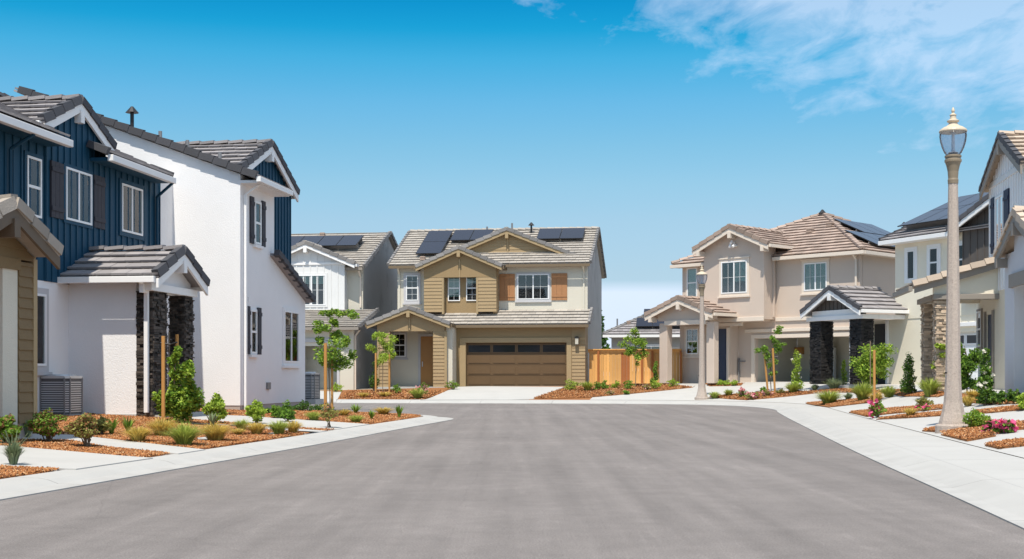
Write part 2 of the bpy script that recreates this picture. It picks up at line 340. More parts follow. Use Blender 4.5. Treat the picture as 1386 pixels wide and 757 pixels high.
def caps(mb, p, q, wdt=.2, hgt=.11, ln=.38, side=(0, 0, 0)):
    """ridge or rake tiles: short overlapping pieces from p to q"""
    L = math.dist(p, q); n = max(1, int(L/ln)); d = norm(sub(q, p)); s = norm((-d[1], d[0], 0)) if abs(d[0])+abs(d[1]) > 1e-6 else (1, 0, 0)
    up = (s[1]*d[2]-s[2]*d[1], s[2]*d[0]-s[0]*d[2], s[0]*d[1]-s[1]*d[0])
    if up[2] < 0: up = (-up[0], -up[1], -up[2])
    for i in range(n):
        a = add(p, d, L*i/n); l = L/n*1.0; t0 = .032; j = random.uniform(-.004, .004)
        pts = []
        for (k, h) in ((.006, t0), (l-.006, 0)):
            pts.append([add(add(add(a, d, k), s, sx*wdt/2), up, h+j+z) for sx, z in ((-1, -hgt/2), (1, -hgt/2), (1, hgt/2), (-.6 if hgt > .14 else -.5, hgt/2+.012), )])
        mb.hexa(pts[0], pts[1])
def gable_roof(h, t, ac, half, ze, pitch, b0, b1, tile='tile_grey', rake='rake_dark', board='trim_white', gutter=True, bracket=True, ends=False, gut_mat=None, left=True, right=True, bboard=.17):
    """roof whose ridge runs along b; half and ze are those of the eave edge"""
    k = math.sqrt(1+pitch*pitch); S = half*k; L = b1-b0; mb = MB(); zr = ze+pitch*half
    if left: tiles(mb, t.P(ac-half, b0, ze), t.V(0, 1, 0), t.V(1, 0, pitch), [(0, 0), (L, 0), (L, S), (0, S)])
    if right: tiles(mb, t.P(ac+half, b0, ze), t.V(0, 1, 0), t.V(-1, 0, pitch), [(0, 0), (L, 0), (L, S), (0, S)])
    ro = h.put(mb, 'roof', tile)
    mb = MB()
    if left: caps(mb, t.P(ac-half-.01, b0+.05, ze+.02), t.P(ac, b0+.05, zr+.03), .17, .16)
    if right: caps(mb, t.P(ac+half+.01, b0+.05, ze+.02), t.P(ac, b0+.05, zr+.03), .17, .16)
    h.put(mb, 'rake_tiles', rake, ro)
    mb = MB(); caps(mb, t.P(ac, b0, zr+.06), t.P(ac, b1, zr+.06), .24, .07); h.put(mb, 'ridge_tiles', tile, ro)
    mb = MB(); bh = bboard
    for sgn, on in ((-1, left), (1, right)):
        if on: mb.prism([t.P(ac+sgn*half, b0, ze-.06-bh), t.P(ac, b0, zr-.06-bh), t.P(ac, b0, zr-.055), t.P(ac+sgn*half, b0, ze-.055)], t.V(0, .05, 0))
    h.put(mb, 'rake_board', board, ro)
    if gutter:
        mb = MB()
        if left: box(mb, t, ac-half-.10, ac-half, b0+.06, b1, ze-.13, ze-.0)
        if right: box(mb, t, ac+half, ac+half+.10, b0+.06, b1, ze-.13, ze-.0)
        h.put(mb, 'gutter', gut_mat or board, bevel=.01)
    if bracket:
        mb = MB(); box(mb, t, ac-.08, ac+.08, b0-.03, b0+.4, zr-.06-bh-.24, zr-.06-bh+.02); h.put(mb, 'bracket', board)
    if ends:
        for sgn in (-1, 1):
            a = ac+sgn*(half-.28); z = ze+pitch*.28-.06-bh
            mb = MB(); box(mb, t, a-.07, a+.07, b0-.03, b0+.4, z-.17, z+.03); h.put(mb, 'bracket', board)
    return ro
def window(h, t, a0, a1, z0, z1, b, style='slider', trim=None, tw=.09, sill=True, inside='curtain_dim', grid=False, blind=None, head=False):
    """window (frame) > pane, casing, blind; style slider, hung or fixed"""
    mb = MB(); f = .045; y0, y1 = b-.05, b+.02
    for r in ((a0, a0+f, z0, z1), (a1-f, a1, z0, z1), (a0+f, a1-f, z0, z0+f), (a0+f, a1-f, z1-f, z1)): box(mb, t, r[0], r[1], y0, y1, r[2], r[3])
    am = (a0+a1)/2; zm = (z0+z1)/2
    if style == 'slider': box(mb, t, am-.028, am+.028, y0+.006, y1, z0+f, z1-f)
    if style == 'hung': box(mb, t, a0+f, a1-f, y0+.006, y1, zm-.028, zm+.028)
    if grid:
        g = .0055; hz = [(z0+z1)/2+.0] if style != 'hung' else [z0+(z1-z0)*.75, z0+(z1-z0)*.25]
        for z in hz: box(mb, t, a0+f, a1-f, b-.036, b-.026, z-g, z+g)
        va = [a0+(a1-a0)*.27, a0+(a1-a0)*.73] if style == 'slider' else [am]
        for a in va: box(mb, t, a-g, a+g, b-.0355, b-.0265, z0+f, z1-f)
    w = h.put(mb, 'window', 'vinyl')
    mb = MB(); box(mb, t, a0+f*.6, a1-f*.6, b-.024, b-.018, z0+f*.6, z1-f*.6); h.put(mb, 'pane', 'glass', w)
    mb = MB(); box(mb, t, a0+f*.5, a1-f*.5, b-.004, b-.001, z0+f*.5, z1-f*.5); h.put(mb, 'interior', inside, w)
    if blind:
        ba0, ba1, bz0, bz1 = blind; mb = MB()
        A0 = a0+f+(a1-a0-2*f)*ba0; A1 = a0+f+(a1-a0-2*f)*ba1; Z0 = z0+f+(z1-z0-2*f)*bz0; Z1 = z0+f+(z1-z0-2*f)*bz1
        z = Z0
        while z < Z1-.02: box(mb, t, A0, A1, b-.013, b-.007, z, z+.042); z += .05
        h.put(mb, 'blind', 'blind', w)
    if trim:
        mb = MB(); y0 = b-.035
        for r in ((a0-tw, a0-.002, z0-.002, z1+tw), (a1+.002, a1+tw, z0-.002, z1+tw), (a0-.002, a1+.002, z1+.002, z1+tw), (a0-tw, a1+tw, z0-tw, z0-.002)): box(mb, t, r[0], r[1], y0, b+.01, r[2], r[3])
        if sill: box(mb, t, a0-tw-.05, a1+tw+.05, b-.085, b+.01, z0-tw-.07, z0-tw-.002)
        if head: box(mb, t, a0-tw-.04, a1+tw+.04, b-.07, b+.01, z1+tw+.002, z1+tw+.06)
        h.put(mb, 'casing', trim, w)
    return w
def shutter(h, t, a0, a1, z0, z1, b, m='shutter_dark'):
    mb = MB(); n = 3; w = (a1-a0)/n
    for i in range(n): box(mb, t, a0+i*w+.004, a0+(i+1)*w-.004, b-.045, b-.003, z0, z1)
    for z in (z0+(z1-z0)*.12, z0+(z1-z0)*.82): box(mb, t, a0+.004, a1-.004, b-.065, b-.044, z, z+.09)
    return h.put(mb, 'shutter', m)
def garage_door(h, t, a0, a1, z0, z1, b, m, rows=4, cols=4, glass_row=True):
    mb = MB(); box(mb, t, a0-.04, a1+.04, b+.001, b+.05, z0-.02, z1+.04); rh = (z1-z0)/rows; cw = (a1-a0)/cols; lights = MB()
    for r in range(rows):
        box(mb, t, a0, a1, b-.012, b+.002, z0+r*rh+.012, z0+(r+1)*rh-.012)
        for c in range(cols):
            q = (a0+c*cw+.07, a0+(c+1)*cw-.07, z0+r*rh+.09, z0+(r+1)*rh-.09)
            if r == rows-1 and glass_row:
                box(lights, t, q[0], q[1], b-.03, b-.010, q[2], q[3])
                for k in ((q[0]-.04, q[0], q[2]-.04, q[3]+.04), (q[1], q[1]+.04, q[2]-.04, q[3]+.04), (q[0], q[1], q[3], q[3]+.04), (q[0], q[1], q[2]-.04, q[2])): box(mb, t, k[0], k[1], b-.035, b-.011, k[2], k[3])
            else:
                box(mb, t, q[0], q[1], b-.034, b-.011, q[2], q[3])
    g = h.put(mb, 'garage_door', m)
    if glass_row: h.put(lights, 'door_light', 'glass_dark', g)
    mb = MB(); box(mb, t, a0, a1, b-.02, b+.02, z0-.0, z0+.03)
    return g
M['glass_dark'] = mat('dark_glass', (.015, .016, .018), .08)
def door(h, t, a0, a1, z0, z1, b, m, hand=1):
    mb = MB(); box(mb, t, a0, a1, b-.01, b+.04, z0, z1); w = a1-a0
    for (p0, p1) in ((.08, .46), (.54, .92)): box(mb, t, a0+.14*w, a1-.14*w, b-.022, b-.009, z0+p0*(z1-z0), z0+p1*(z1-z0))
    d = h.put(mb, 'door', m); mb = MB(); a = a0+.09 if hand < 0 else a1-.09
    box(mb, t, a-.02, a+.02, b-.07, b-.012, z0+.95, z0+1.2); h.put(mb, 'handle', 'metal_light', d); return d
def downspout(h, t, a, b, z0, z1, m='trim_white', kick=.3):
    mb = MB(); box(mb, t, a-.04, a+.04, b-.075, b-.005, z0, z1-.35)
    mb.hexa([t.P(a-.04, b-.075, z1-.352), t.P(a+.04, b-.075, z1-.352), t.P(a+.04, b-.005, z1-.352), t.P(a-.04, b-.005, z1-.352)],
            [t.P(a-.04, b-.075-kick, z1-.1), t.P(a+.04, b-.075-kick, z1-.1), t.P(a+.04, b-.005-kick, z1-.1), t.P(a-.04, b-.005-kick, z1-.1)])
    return h.put(mb, 'downspout', m)
def wall_lamp(h, t, a, b, z):
    mb = MB(); box(mb, t, a-.07, a+.07, b-.03, b, z-.05, z+.2); box(mb, t, a-.1, a+.1, b-.2, b-.03, z+.12, z+.17)
    box(mb, t, a-.09, a+.09, b-.19, b-.031, z-.2, z-.18); l = h.put(mb, 'wall_lamp', 'metal_black')
    mb = MB(); box(mb, t, a-.075, a+.075, b-.175, b-.045, z-.179, z+.119); h.put(mb, 'lamp_glass', 'petal_white', l)
def pillar(h, t, a0, a1, b0, b1, z0, z1, m, core='dark_in'):
    """column clad in stacked ledgestone of uneven depth"""
    mb = MB(); box(mb, t, a0+.06, a1-.06, b0+.06, b1-.06, z0, z1)
    def run(axis):
        z = z0
        while z < z1-.01:
            hh = min(random.choice((.03, .04, .05, .065)), z1-z); lo, hi = (a0, a1) if axis in (0, 1) else (b0, b1); x = lo
            while x < hi-.02:
                w = min(random.uniform(.08, .26), hi-x)
                if hi-(x+w) < .06: w = hi-x
                d = random.uniform(-.01, .055)
                if axis == 0: box(mb, t, x+.002, x+w-.002, b0-d+.02, b0+.07, z+.003, z+hh-.003)
                if axis == 1: box(mb, t, x+.002, x+w-.002, b1-.07, b1+d-.02, z+.003, z+hh-.003)
                if axis == 2: box(mb, t, a0-d+.02, a0+.07, x+.002, x+w-.002, z+.003, z+hh-.003)
                if axis == 3: box(mb, t, a1-.07, a1+d-.02, x+.002, x+w-.002, z+.003, z+hh-.003)
                x += w
            z += hh
    for k in range(4): run(k)
    return h.put(mb, 'pillar', m)
def solar(h, O, U, Wd, cols, rows=1, pw=1.02, ph=1.68, lift=.14):
    """roof-mounted array: every panel a part"""
    U = norm(U); Wd = norm(Wd); Nn = norm((U[1]*Wd[2]-U[2]*Wd[1], U[2]*Wd[0]-U[0]*Wd[2], U[0]*Wd[1]-U[1]*Wd[0]))
    if Nn[2] < 0: Nn = (-Nn[0], -Nn[1], -Nn[2])
    def Q(x, y, n): return add(add(add(O, U, x), Wd, y), Nn, n)
    rails = MB()
    for r in range(rows):
        for y in (.25, .75): rails.hexa([Q(0, (r+y)*ph-.02, .0), Q(cols*pw, (r+y)*ph-.02, .0), Q(cols*pw, (r+y)*ph+.02, .0), Q(0, (r+y)*ph+.02, .0)], [Q(0, (r+y)*ph-.02, lift-.002), Q(cols*pw, (r+y)*ph-.02, lift-.002), Q(cols*pw, (r+y)*ph+.02, lift-.002), Q(0, (r+y)*ph+.02, lift-.002)])
    for r in range(rows):
        for c in range(cols):
            mb = MB(); a, b2 = c*pw+.008, (c+1)*pw-.008; y0, y1 = r*ph+.008, (r+1)*ph-.008
            mb.hexa([Q(a, y0, lift), Q(b2, y0, lift), Q(b2, y1, lift), Q(a, y1, lift)], [Q(a, y0, lift+.035), Q(b2, y0, lift+.035), Q(b2, y1, lift+.035), Q(a, y1, lift+.035)])
            p = h.put(mb, 'solar_panel', 'metal_black'); mb = MB(); i = .018
            mb.hexa([Q(a+i, y0+i, lift+.0355), Q(b2-i, y0+i, lift+.0355), Q(b2-i, y1-i, lift+.0355), Q(a+i, y1-i, lift+.0355)], [Q(a+i, y0+i, lift+.039), Q(b2-i, y0+i, lift+.039), Q(b2-i, y1-i, lift+.039), Q(a+i, y1-i, lift+.039)])
            h.put(mb, 'cell_glass', 'solar', p)
    h.put(rails, 'panel_rails', 'metal_grey')
def vent(h, p, hh=.35, kind='pipe'):
    mb = MB(); mb.tube(p, (p[0], p[1], p[2]+hh), .05, n=8)
    if kind == 'cap': mb.lathe([(.05, hh-.06), (.17, hh-.06), (.03, hh+.1)], 10, p)
    if kind == 'box': mb = MB(); mb.lathe([(.19, 0), (.16, .12), (.19, .13), (.15, .2)], 4, p)
    h.put(mb, 'roof_vent', {'pipe': 'metal_grey', 'cap': 'metal_black', 'box': 'rake_brown'}[kind])
# ---------------------------------------------------------------- ground
def chain(pts, n=6):
    out = []; P = [pts[0]]+list(pts)+[pts[-1]]
    for i in range(1, len(P)-2):
        p0, p1, p2, p3 = map(np.array, P[i-1:i+3])
        for k in range(n):
            t = k/n; out.append(tuple(.5*((2*p1)+(-p0+p2)*t+(2*p0-5*p1+4*p2-p3)*t*t+(-p0+3*p1-3*p2+p3)*t**3)))
    out.append(tuple(pts[-1])); return out
LEFT = chain([(-10.7, -28), (-6.5, 0), (-4.72, 11.9), (-3.25, 21.5), (-2.45, 27.5), (-1.72, 32.6), (-1.55, 34.3), (-1.9, 35.7), (-2.9, 36.8), (-4.6, 37.6), (-7, 38.2), (-14, 39.4), (-40, 43.5)])
RIGHT = chain([(-40, 59), (-14, 55.5), (-6.6, 54.4), (0, 53.6), (4.2, 52.9), (6.9, 51.6), (8.3, 49.5), (8.9, 46.7), (8.85, 43.6), (8.3, 40.3), (7.5, 35.2), (6.72, 30), (5.13, 19.2), (3.82, 9.64), (2.4, 0), (-1.6, -28)])
LA = np.array(LEFT); RA = np.array(RIGHT); ROAD = LEFT+RIGHT
def pdist(P, A):
    d = np.full(len(P), 1e9)
    for i in range(len(A)-1):
        a, b = A[i], A[i+1]; ab = b-a; t = np.clip(((P-a)@ab)/(ab@ab), 0, 1); q = a+t[:, None]*ab; d = np.minimum(d, np.hypot(*(P-q).T))
    return d
def inside(P, poly):
    x, y = P[:, 0], P[:, 1]; r = np.zeros(len(P), bool); n = len(poly)
    for i in range(n):
        x0, y0 = poly[i]; x1, y1 = poly[(i+1) % n]
        c = ((y0 > y) != (y1 > y)); xi = (x1-x0)*(y-y0)/((y1-y0) if y1 != y0 else 1e-9)+x0; r ^= c & (x < xi)
    return r
KL, KR = .80, 1.62                                         # width of kerb (left) and of kerb plus sidewalk (right, far)
TH = np.array([-180, -90, -75, -30, 0, 36, 62, 85, 100, 122, 150, 180.]); SL = np.array([.06, .13, .16, .22, .2, .165, .098, .085, .085, .055, .05, .05]); CP = np.array([.4, .7, .75, .76, .78, .82, .88, .68, .66, .46, .42, .4])
def ground(P):
    P = np.atleast_2d(np.asarray(P, float)); dl, dr = pdist(P, LA), pdist(P, RA); road = inside(P, ROAD); left = dl < dr
    ang = np.degrees(np.arctan2(P[:, 1]-42, P[:, 0]-2)); sl = np.interp(ang, TH, SL); cp = np.interp(ang, TH, CP)
    d = np.where(left, dl, dr); b = np.where(left, KL, KR); zb = np.where(left, .075, .13); s = np.where(left, .052, sl); c = np.where(left, .40, cp)
    z = np.where(d < b, zb*np.clip(d/.5, 0, 1), 0)
    e = d-b; out = zb+s*np.clip(e, 0, None); out = np.where(out > c-.06, c-.06+.06*(1-np.exp(-(out-c+.06)/.06)), out)
    z = np.where(d >= b, out, z); low = np.where(d < b+.06, .12, .0)
    return np.where(road, 0, z), np.where(road, .12, low), road
def gz(x, y): return float(ground([(x, y)])[0][0])
YS = np.geomspace(7.5, 130, 900)
def at(px, py):
    """the point of the ground seen at a place of the photograph (used once, to read off where things stand)"""
    P = np.stack([(px-CX)/FP*YS, YS], 1); z = ground(P)[0]; row = HY-(z-CH)*FP/YS
    i = np.argmax(row <= py) if (row <= py).any() else len(YS)-1
    return (float(P[i, 0]), float(P[i, 1]), float(z[i]))
def setting(o, kind='structure'): o['kind'] = kind; return o
def grid_axis(lo, hi, st, far): 
    a = list(np.arange(lo, hi+st/2, st)); s = st; l, r = [], []; x = hi
    while x < far: s *= 1.45; x += s; r.append(x)
    s = st; x = lo
    while x > -far: s *= 1.45; x -= s; l.append(x)
    return np.array(l[::-1]+a+r)
gx = grid_axis(-24, 30, .33, 3500); gy = grid_axis(4, 86, .4, 3500)
XX, YY = np.meshgrid(gx, gy); PP = np.stack([XX.ravel(), YY.ravel()], 1); zz, lo, _r = ground(PP)
V = np.column_stack([PP, zz-lo]); nx, ny = len(gx), len(gy)
idx = (np.arange(ny-1)[:, None]*nx+np.arange(nx-1)[None]).ravel(); F = np.stack([idx, idx+1, idx+nx+1, idx+nx], 1)
me = bpy.data.meshes.new('ground'); me.vertices.add(len(V)); me.vertices.foreach_set('co', V.ravel()); me.loops.add(F.size); me.loops.foreach_set('vertex_index', F.ravel().astype(np.int32))
me.polygons.add(len(F)); me.polygons.foreach_set('loop_start', np.arange(0, F.size, 4, dtype=np.int32)); me.polygons.foreach_set('loop_total', np.full(len(F), 4, np.int32)); me.update(); me.validate()
me.polygons.foreach_set('use_smooth', np.ones(len(F), bool))
go = bpy.data.objects.new('ground', me); COL.objects.link(go); me.materials.append(M['mulch']); me.materials.append(M['dirt']); setting(go)
FC = PP[F].mean(1); FD = np.minimum(pdist(FC, LA), pdist(FC, RA)); me.polygons.foreach_set('material_index', ((FD > 9.5) | (FC[:, 1] > 62.2)).astype(np.int32))
# asphalt
def asphalt():
    m = bpy.data.materials.new('asphalt'); m.use_nodes = True; t = m.node_tree; n = t.nodes; l = t.links; b = n['Principled BSDF']
    tc = n.new('ShaderNodeTexCoord'); b.inputs['Roughness'].default_value = .92; b.inputs['Specular IOR Level'].default_value = .25
    def noise(sc, det, rough=.6, scale=(1, 1, 1), rot=0):
        mp = n.new('ShaderNodeMapping'); mp.inputs['Scale'].default_value = scale; mp.inputs['Rotation'].default_value = (0, 0, rot); l.new(tc.outputs['Object'], mp.inputs[0])
        z = n.new('ShaderNodeTexNoise'); z.inputs['Scale'].default_value = sc; z.inputs['Detail'].default_value = det; z.inputs['Roughness'].default_value = rough; l.new(mp.outputs[0], z.inputs['Vector']); return z.outputs[0]
    def rng(v, a, b_, c, d):
        r = n.new('ShaderNodeMapRange'); l.new(v, r.inputs[0]); r.inputs[1].default_value = a; r.inputs[2].default_value = b_; r.inputs[3].default_value = c; r.inputs[4].default_value = d; return r.outputs[0]
    def mul(a, b_):
        q = n.new('ShaderNodeMath'); q.operation = 'MULTIPLY'; l.new(a, q.inputs[0]); l.new(b_, q.inputs[1]); return q.outputs[0]
    scf = rng(noise(1.5, 6, .7, (3.5, .35, 1), .147), .60, .74, 1.0, 1.22); drk = rng(noise(.8, 7, .7, (1, .5, 1), .4), .60, .78, 1.0, .80); grit = rng(noise(150, 2, .6), .3, .7, .72, 1.28)
    vor = n.new('ShaderNodeTexVoronoi'); vor.feature = 'DISTANCE_TO_EDGE'; vor.inputs['Scale'].default_value = .17; wn = n.new('ShaderNodeTexNoise'); wn.inputs['Scale'].default_value = 1.2; wn.inputs['Detail'].default_value = 6; l.new(tc.outputs['Object'], wn.inputs['Vector'])
    wm = n.new('ShaderNodeMix'); wm.data_type = 'VECTOR'; wm.inputs[0].default_value = .12; l.new(tc.outputs['Object'], wm.inputs[4]); l.new(wn.outputs[1], wm.inputs[5]); l.new(wm.outputs[1], vor.inputs['Vector']); crk = rng(vor.outputs['Distance'], 0, .0014, .88, 1.0)
    big = rng(noise(.35, 7, .62),   .34, .66, .91, 1.09); track = rng(noise(1.1, 5, .6, (2.2, .08, 1), .147), .35, .65, .89, 1.11)
    fine = rng(noise(60, 3, .7), .25, .75, .66, 1.34); mid = rng(noise(3.2, 8, .7), .3, .7, .90, 1.10); spk = rng(noise(26, 2), .70, .78, 1.0, 1.35)
    v = mul(mul(mul(big, track), mul(mul(fine, mid), spk)), mul(mul(scf, drk), mul(grit, crk)))
    mm = n.new('ShaderNodeMix'); mm.data_type = 'RGBA'; mm.blend_type = 'MULTIPLY'; mm.inputs[0].default_value = 1; mm.inputs[6].default_value = (.190, .170, .160, 1); l.new(v, mm.inputs[7])
    wv = n.new('ShaderNodeTexNoise'); wv.inputs['Scale'].default_value = .8; wv.inputs['Detail'].default_value = 6
    l.new(mm.outputs[2], b.inputs['Base Color'])
    bp = n.new('ShaderNodeBump'); bp.inputs['Strength'].default_value = .5; bp.inputs['Distance'].default_value = .01; l.new(noise(90, 3, .7), bp.inputs['Height']); l.new(bp.outputs[0], b.inputs['Normal']); return m
M['asphalt'] = asphalt()
rb = MB(); k = len(LEFT)
me = bpy.data.meshes.new('road'); import bmesh
bm = bmesh.new(); vs = [bm.verts.new((x, y, 0)) for x, y in ROAD]; f = bm.faces.new(vs); bmesh.ops.triangulate(bm, faces=[f]); bm.to_mesh(me); bm.free()
for p in me.polygons:
    if p.normal.z < 0: p.flip()
ro_ = bpy.data.objects.new('road', me); COL.objects.link(ro_); me.materials.append(M['asphalt']); setting(ro_)
# kerb and sidewalk swept along the road edge; uv = (distance along, distance out) for the joints
def walkmat():
    m = mat('sidewalk_concrete', (.42, .41, .39), .85, var=.05, var_scale=.8, bump=.12, bump_scale=120, spec=.25, blotch=((.36, .35, .33), 1.3, .56, .4))
    t = m.node_tree; n = t.nodes; l = t.links; b = n['Principled BSDF']; uv = n.new('ShaderNodeUVMap'); sp = n.new('ShaderNodeSeparateXYZ'); l.new(uv.outputs[0], sp.inputs[0])
    fr = n.new('ShaderNodeMath'); fr.operation = 'PINGPONG'; fr.inputs[1].default_value = 1.5; l.new(sp.outputs[0], fr.inputs[0])
    lt = n.new('ShaderNodeMath'); lt.operation = 'LESS_THAN'; lt.inputs[1].default_value = .008; l.new(fr.outputs[0], lt.inputs[0])
    src = b.inputs['Base Color'].links[0].from_socket
    # tyre-darkened gutter next to the asphalt
    g = n.new('ShaderNodeMapRange'); l.new(sp.outputs[1], g.inputs[0]); g.inputs[1].default_value = .05; g.inputs[2].default_value = .75; g.inputs[3].default_value = .5; g.inputs[4].default_value = 0
    nz = n.new('ShaderNodeTexNoise'); nz.inputs['Scale'].default_value = 1.6; nz.inputs['Detail'].default_value = 7; tc = n.new('ShaderNodeTexCoord'); l.new(tc.outputs['Object'], nz.inputs['Vector'])
    nr = n.new('ShaderNodeMapRange'); l.new(nz.outputs[0], nr.inputs[0]); nr.inputs[1].default_value = .42; nr.inputs[2].default_value = .62
    gm = n.new('ShaderNodeMath'); gm.operation = 'MULTIPLY'; l.new(g.outputs[0], gm.inputs[0]); l.new(nr.outputs[0], gm.inputs[1])
    m1 = n.new('ShaderNodeMix'); m1.data_type = 'RGBA'; l.new(gm.outputs[0], m1.inputs[0]); l.new(src, m1.inputs[6]); m1.inputs[7].default_value = (.31, .30, .285, 1)
    m2 = n.new('ShaderNodeMix'); m2.data_type = 'RGBA'; l.new(lt.outputs[0], m2.inputs[0]); l.new(m1.outputs[2], m2.inputs[6]); m2.inputs[7].default_value = (.22, .21, .20, 1)
    l.new(m2.outputs[2], b.inputs['Base Color']); return m
M['walk'] = walkmat()
def sweep(name, ch, prof, m, flip):
    A = np.array(ch); dA = np.gradient(A, axis=0); dA /= np.hypot(*dA.T)[:, None]; nrm = np.stack([-dA[:, 1], dA[:, 0]], 1)*flip
    s = np.concatenate([[0], np.cumsum(np.hypot(*np.diff(A, axis=0).T))]); v = []; uv = []
    for i in range(len(A)):
        for d, z in prof: v.append((A[i, 0]+nrm[i, 0]*d, A[i, 1]+nrm[i, 1]*d, z)); uv.append((s[i], max(d, 0)))
    n = len(prof); f = [(i*n+j, i*n+j+1, (i+1)*n+j+1, (i+1)*n+j) for i in range(len(A)-1) for j in range(n-1)]
    me = bpy.data.meshes.new(name); me.from_pydata(v, [], f); me.update(); u = me.uv_layers.new(name='UVMap')
    for p in me.polygons:
        for li in p.loop_indices: u.data[li].uv = uv[me.loops[li].vertex_index]
    o = bpy.data.objects.new(name, me); COL.objects.link(o); me.materials.append(M[m]); return setting(o)
sweep('kerb', LEFT, [(0, -.05), (0, .012), (.30, .018), (.42, .06), (.52, .075), (.80, .08), (.80, -.06)], 'walk', 1)
sweep('kerb', RIGHT, [(0, -.05), (0, .014), (.16, .018), (.30, .055), (.46, .10), (.59, .11), (.591, .08)], 'walk', 1)
sweep('sidewalk', RIGHT, [(.592, .08), (.593, .11), (1.1, .12), (1.610, .133), (1.612, .08)], 'walk', 1)
SLABS = []; BEDS = []
def drape(name, poly, off=.016, m='concrete', cell=.5, skirt=.10, kind='structure'):
    c = ccw(poly); xs = [p[0] for p in c]; ys = [p[1] for p in c]; mb = MB(); pts = []; fs = []
    x = min(xs)
    while x < max(xs):
        y = min(ys)
        while y < max(ys):
            q = clip_poly([(x, y), (x+cell, y), (x+cell, y+cell), (x, y+cell)], c)
            if len(q) > 2 and abs(area2(q)) > 1e-5: b = len(pts); pts += q; fs.append(tuple(range(b, b+len(q))))
            y += cell
        x += cell
    if not pts: return
    z = ground(pts)[0]+off; mb.v = [(p[0], p[1], float(k)) for p, k in zip(pts, z)]; mb.f = fs
    for i in range(len(c)):                                # edge faces
        a, b2 = np.array(c[i]), np.array(c[(i+1) % len(c)]); n = max(1, int(np.hypot(*(b2-a))/.4)); P = [tuple(a+(b2-a)*k/n) for k in range(n+1)]; Z = ground(P)[0]+off; s = len(mb.v)
        for p, zq in zip(P, Z): mb.v += [(p[0], p[1], float(zq)), (p[0], p[1], float(zq)-skirt)]
        for k in range(n): mb.f.append((s+2*k, s+2*k+1, s+2*k+3, s+2*k+2))
    o = mb.build(name, m); me = o.data
    import bmesh as _b
    bm = _b.new(); bm.from_mesh(me); _b.ops.remove_doubles(bm, verts=bm.verts, dist=.0015); _b.ops.recalc_face_normals(bm, faces=bm.faces); bm.to_mesh(me); bm.free()
    return setting(o, kind)
def pxpoly(pts): return [at(*p)[:2] for p in pts]
def slab(pts, name='concrete_path', **k): q = pxpoly(pts); SLABS.append(q); return drape(name, q, **k)
def bed(pts, **k): q = pxpoly(pts); BEDS.append(q); return drape('mulch_bed', q, off=.035, m='mulch', skirt=.03, cell=.4, **k)
# left lots
slab([(-60, 601), (25, 606.5), (207, 621.5), (103, 637), (34, 634.8), (-60, 629)])
slab([(0, 592), (40, 588.6), (101, 590), (96.6, 597.5), (0, 596)]); slab([(101, 590), (278, 610), (241.5, 615.8), (144, 606.5), (96.6, 597.5)])
slab([(262, 561.7), (330.5, 564), (500, 575.2), (456.6, 582), (402, 579.5), (259, 568.5)])
slab([(259, 573.5), (374, 579.5), (443, 584.5), (414, 588.2), (363, 582.5), (259, 577)])
for q in ([(266, 594.5), (280, 592.8), (291, 595), (284, 598.5), (268, 598)], [(361, 588), (371, 586.8), (378, 588.5), (370, 590.5)], [(236, 602), (247, 600.5), (252, 602.5), (243, 604.5)], [(150, 613), (165, 610.5), (181, 613), (170, 616.5)], [(315, 593), (325, 591.5), (333, 593.3), (322, 595.5)]): slab(q, 'stepping_stone', m='stone_flat', cell=.3)
# across the street
slab([(569, 542.0), (618, 524.4), (772, 524.4), (722, 540.6)], 'driveway')
slab([(330, 545), (345, 528), (462, 531), (455, 545)], 'driveway')
# front ground of the three houses on the right: one broad sheet of concrete with planted strips in it
S84 = math.radians(8.4)
def suv(u, v): return (u*math.cos(S84)+v*math.sin(S84), -u*math.sin(S84)+v*math.cos(S84))
RB = np.array(RIGHT); dR = np.gradient(RB, axis=0); dR /= np.hypot(*dR.T)[:, None]; NR = np.stack([-dR[:, 1], dR[:, 0]], 1); OB = RB+NR*1.618
i0 = int(np.argmin(np.hypot(OB[:, 0]-3.2, OB[:, 1]-55.6))); i1 = int(np.argmin(np.hypot(OB[:, 0]-4.6, OB[:, 1]-3)))
inner = [tuple(p) for p in OB[i0:i1]]
outer = []
for p in inner: outer.append(p)
CC = (13.2, 42.0)
cells = []
def strip(a, b, fa, fb, name='concrete_path'): q = [a, b, fb, fa]; q = ccw(q); SLABS.append(q); return q
mbq = MB(); pts = []; fs = []
for i in range(len(inner)-1):                             # quads from the sidewalk's back edge inwards to the house fronts
    a, b = inner[i], inner[i+1]; k = np.clip((i)/(len(inner)-1), 0, 1)
    na, nb = NR[i0+i], NR[i0+i+1]; D = 12.0 if a[1] > 47 else 6.5
    for j in range(24):
        t0, t1 = D*j/24, D*(j+1)/24
        q = [(a[0]+na[0]*t0, a[1]+na[1]*t0), (b[0]+nb[0]*t0, b[1]+nb[1]*t0), (b[0]+nb[0]*t1, b[1]+nb[1]*t1), (a[0]+na[0]*t1, a[1]+na[1]*t1)]
        s = len(pts); pts += q; fs.append((s, s+1, s+2, s+3))
z = ground(pts)[0]+.010; mbq.v = [(p[0], p[1], float(k)) for p, k in zip(pts, z)]; mbq.f = fs
o = mbq.build('forecourt', 'concrete'); setting(o); RFORE = ccw([tuple(np.array(p)) for p in inner]+[tuple(OB[i1]+NR[i1]*7)]+[(30, 20), (30, 70), (3, 62)])
bm = bmesh.new(); bm.from_mesh(o.data); bmesh.ops.remove_doubles(bm, verts=bm.verts, dist=.002); bmesh.ops.recalc_face_normals(bm, faces=bm.faces); bm.to_mesh(o.data); bm.free()
bed([(722, 540.2), (765, 525.5), (860, 521), (912, 522), (938, 525.6), (800, 538.8), (760, 540.4)])
bed([(955, 520.5), (1006, 520), (1003, 523), (960, 523.5)])
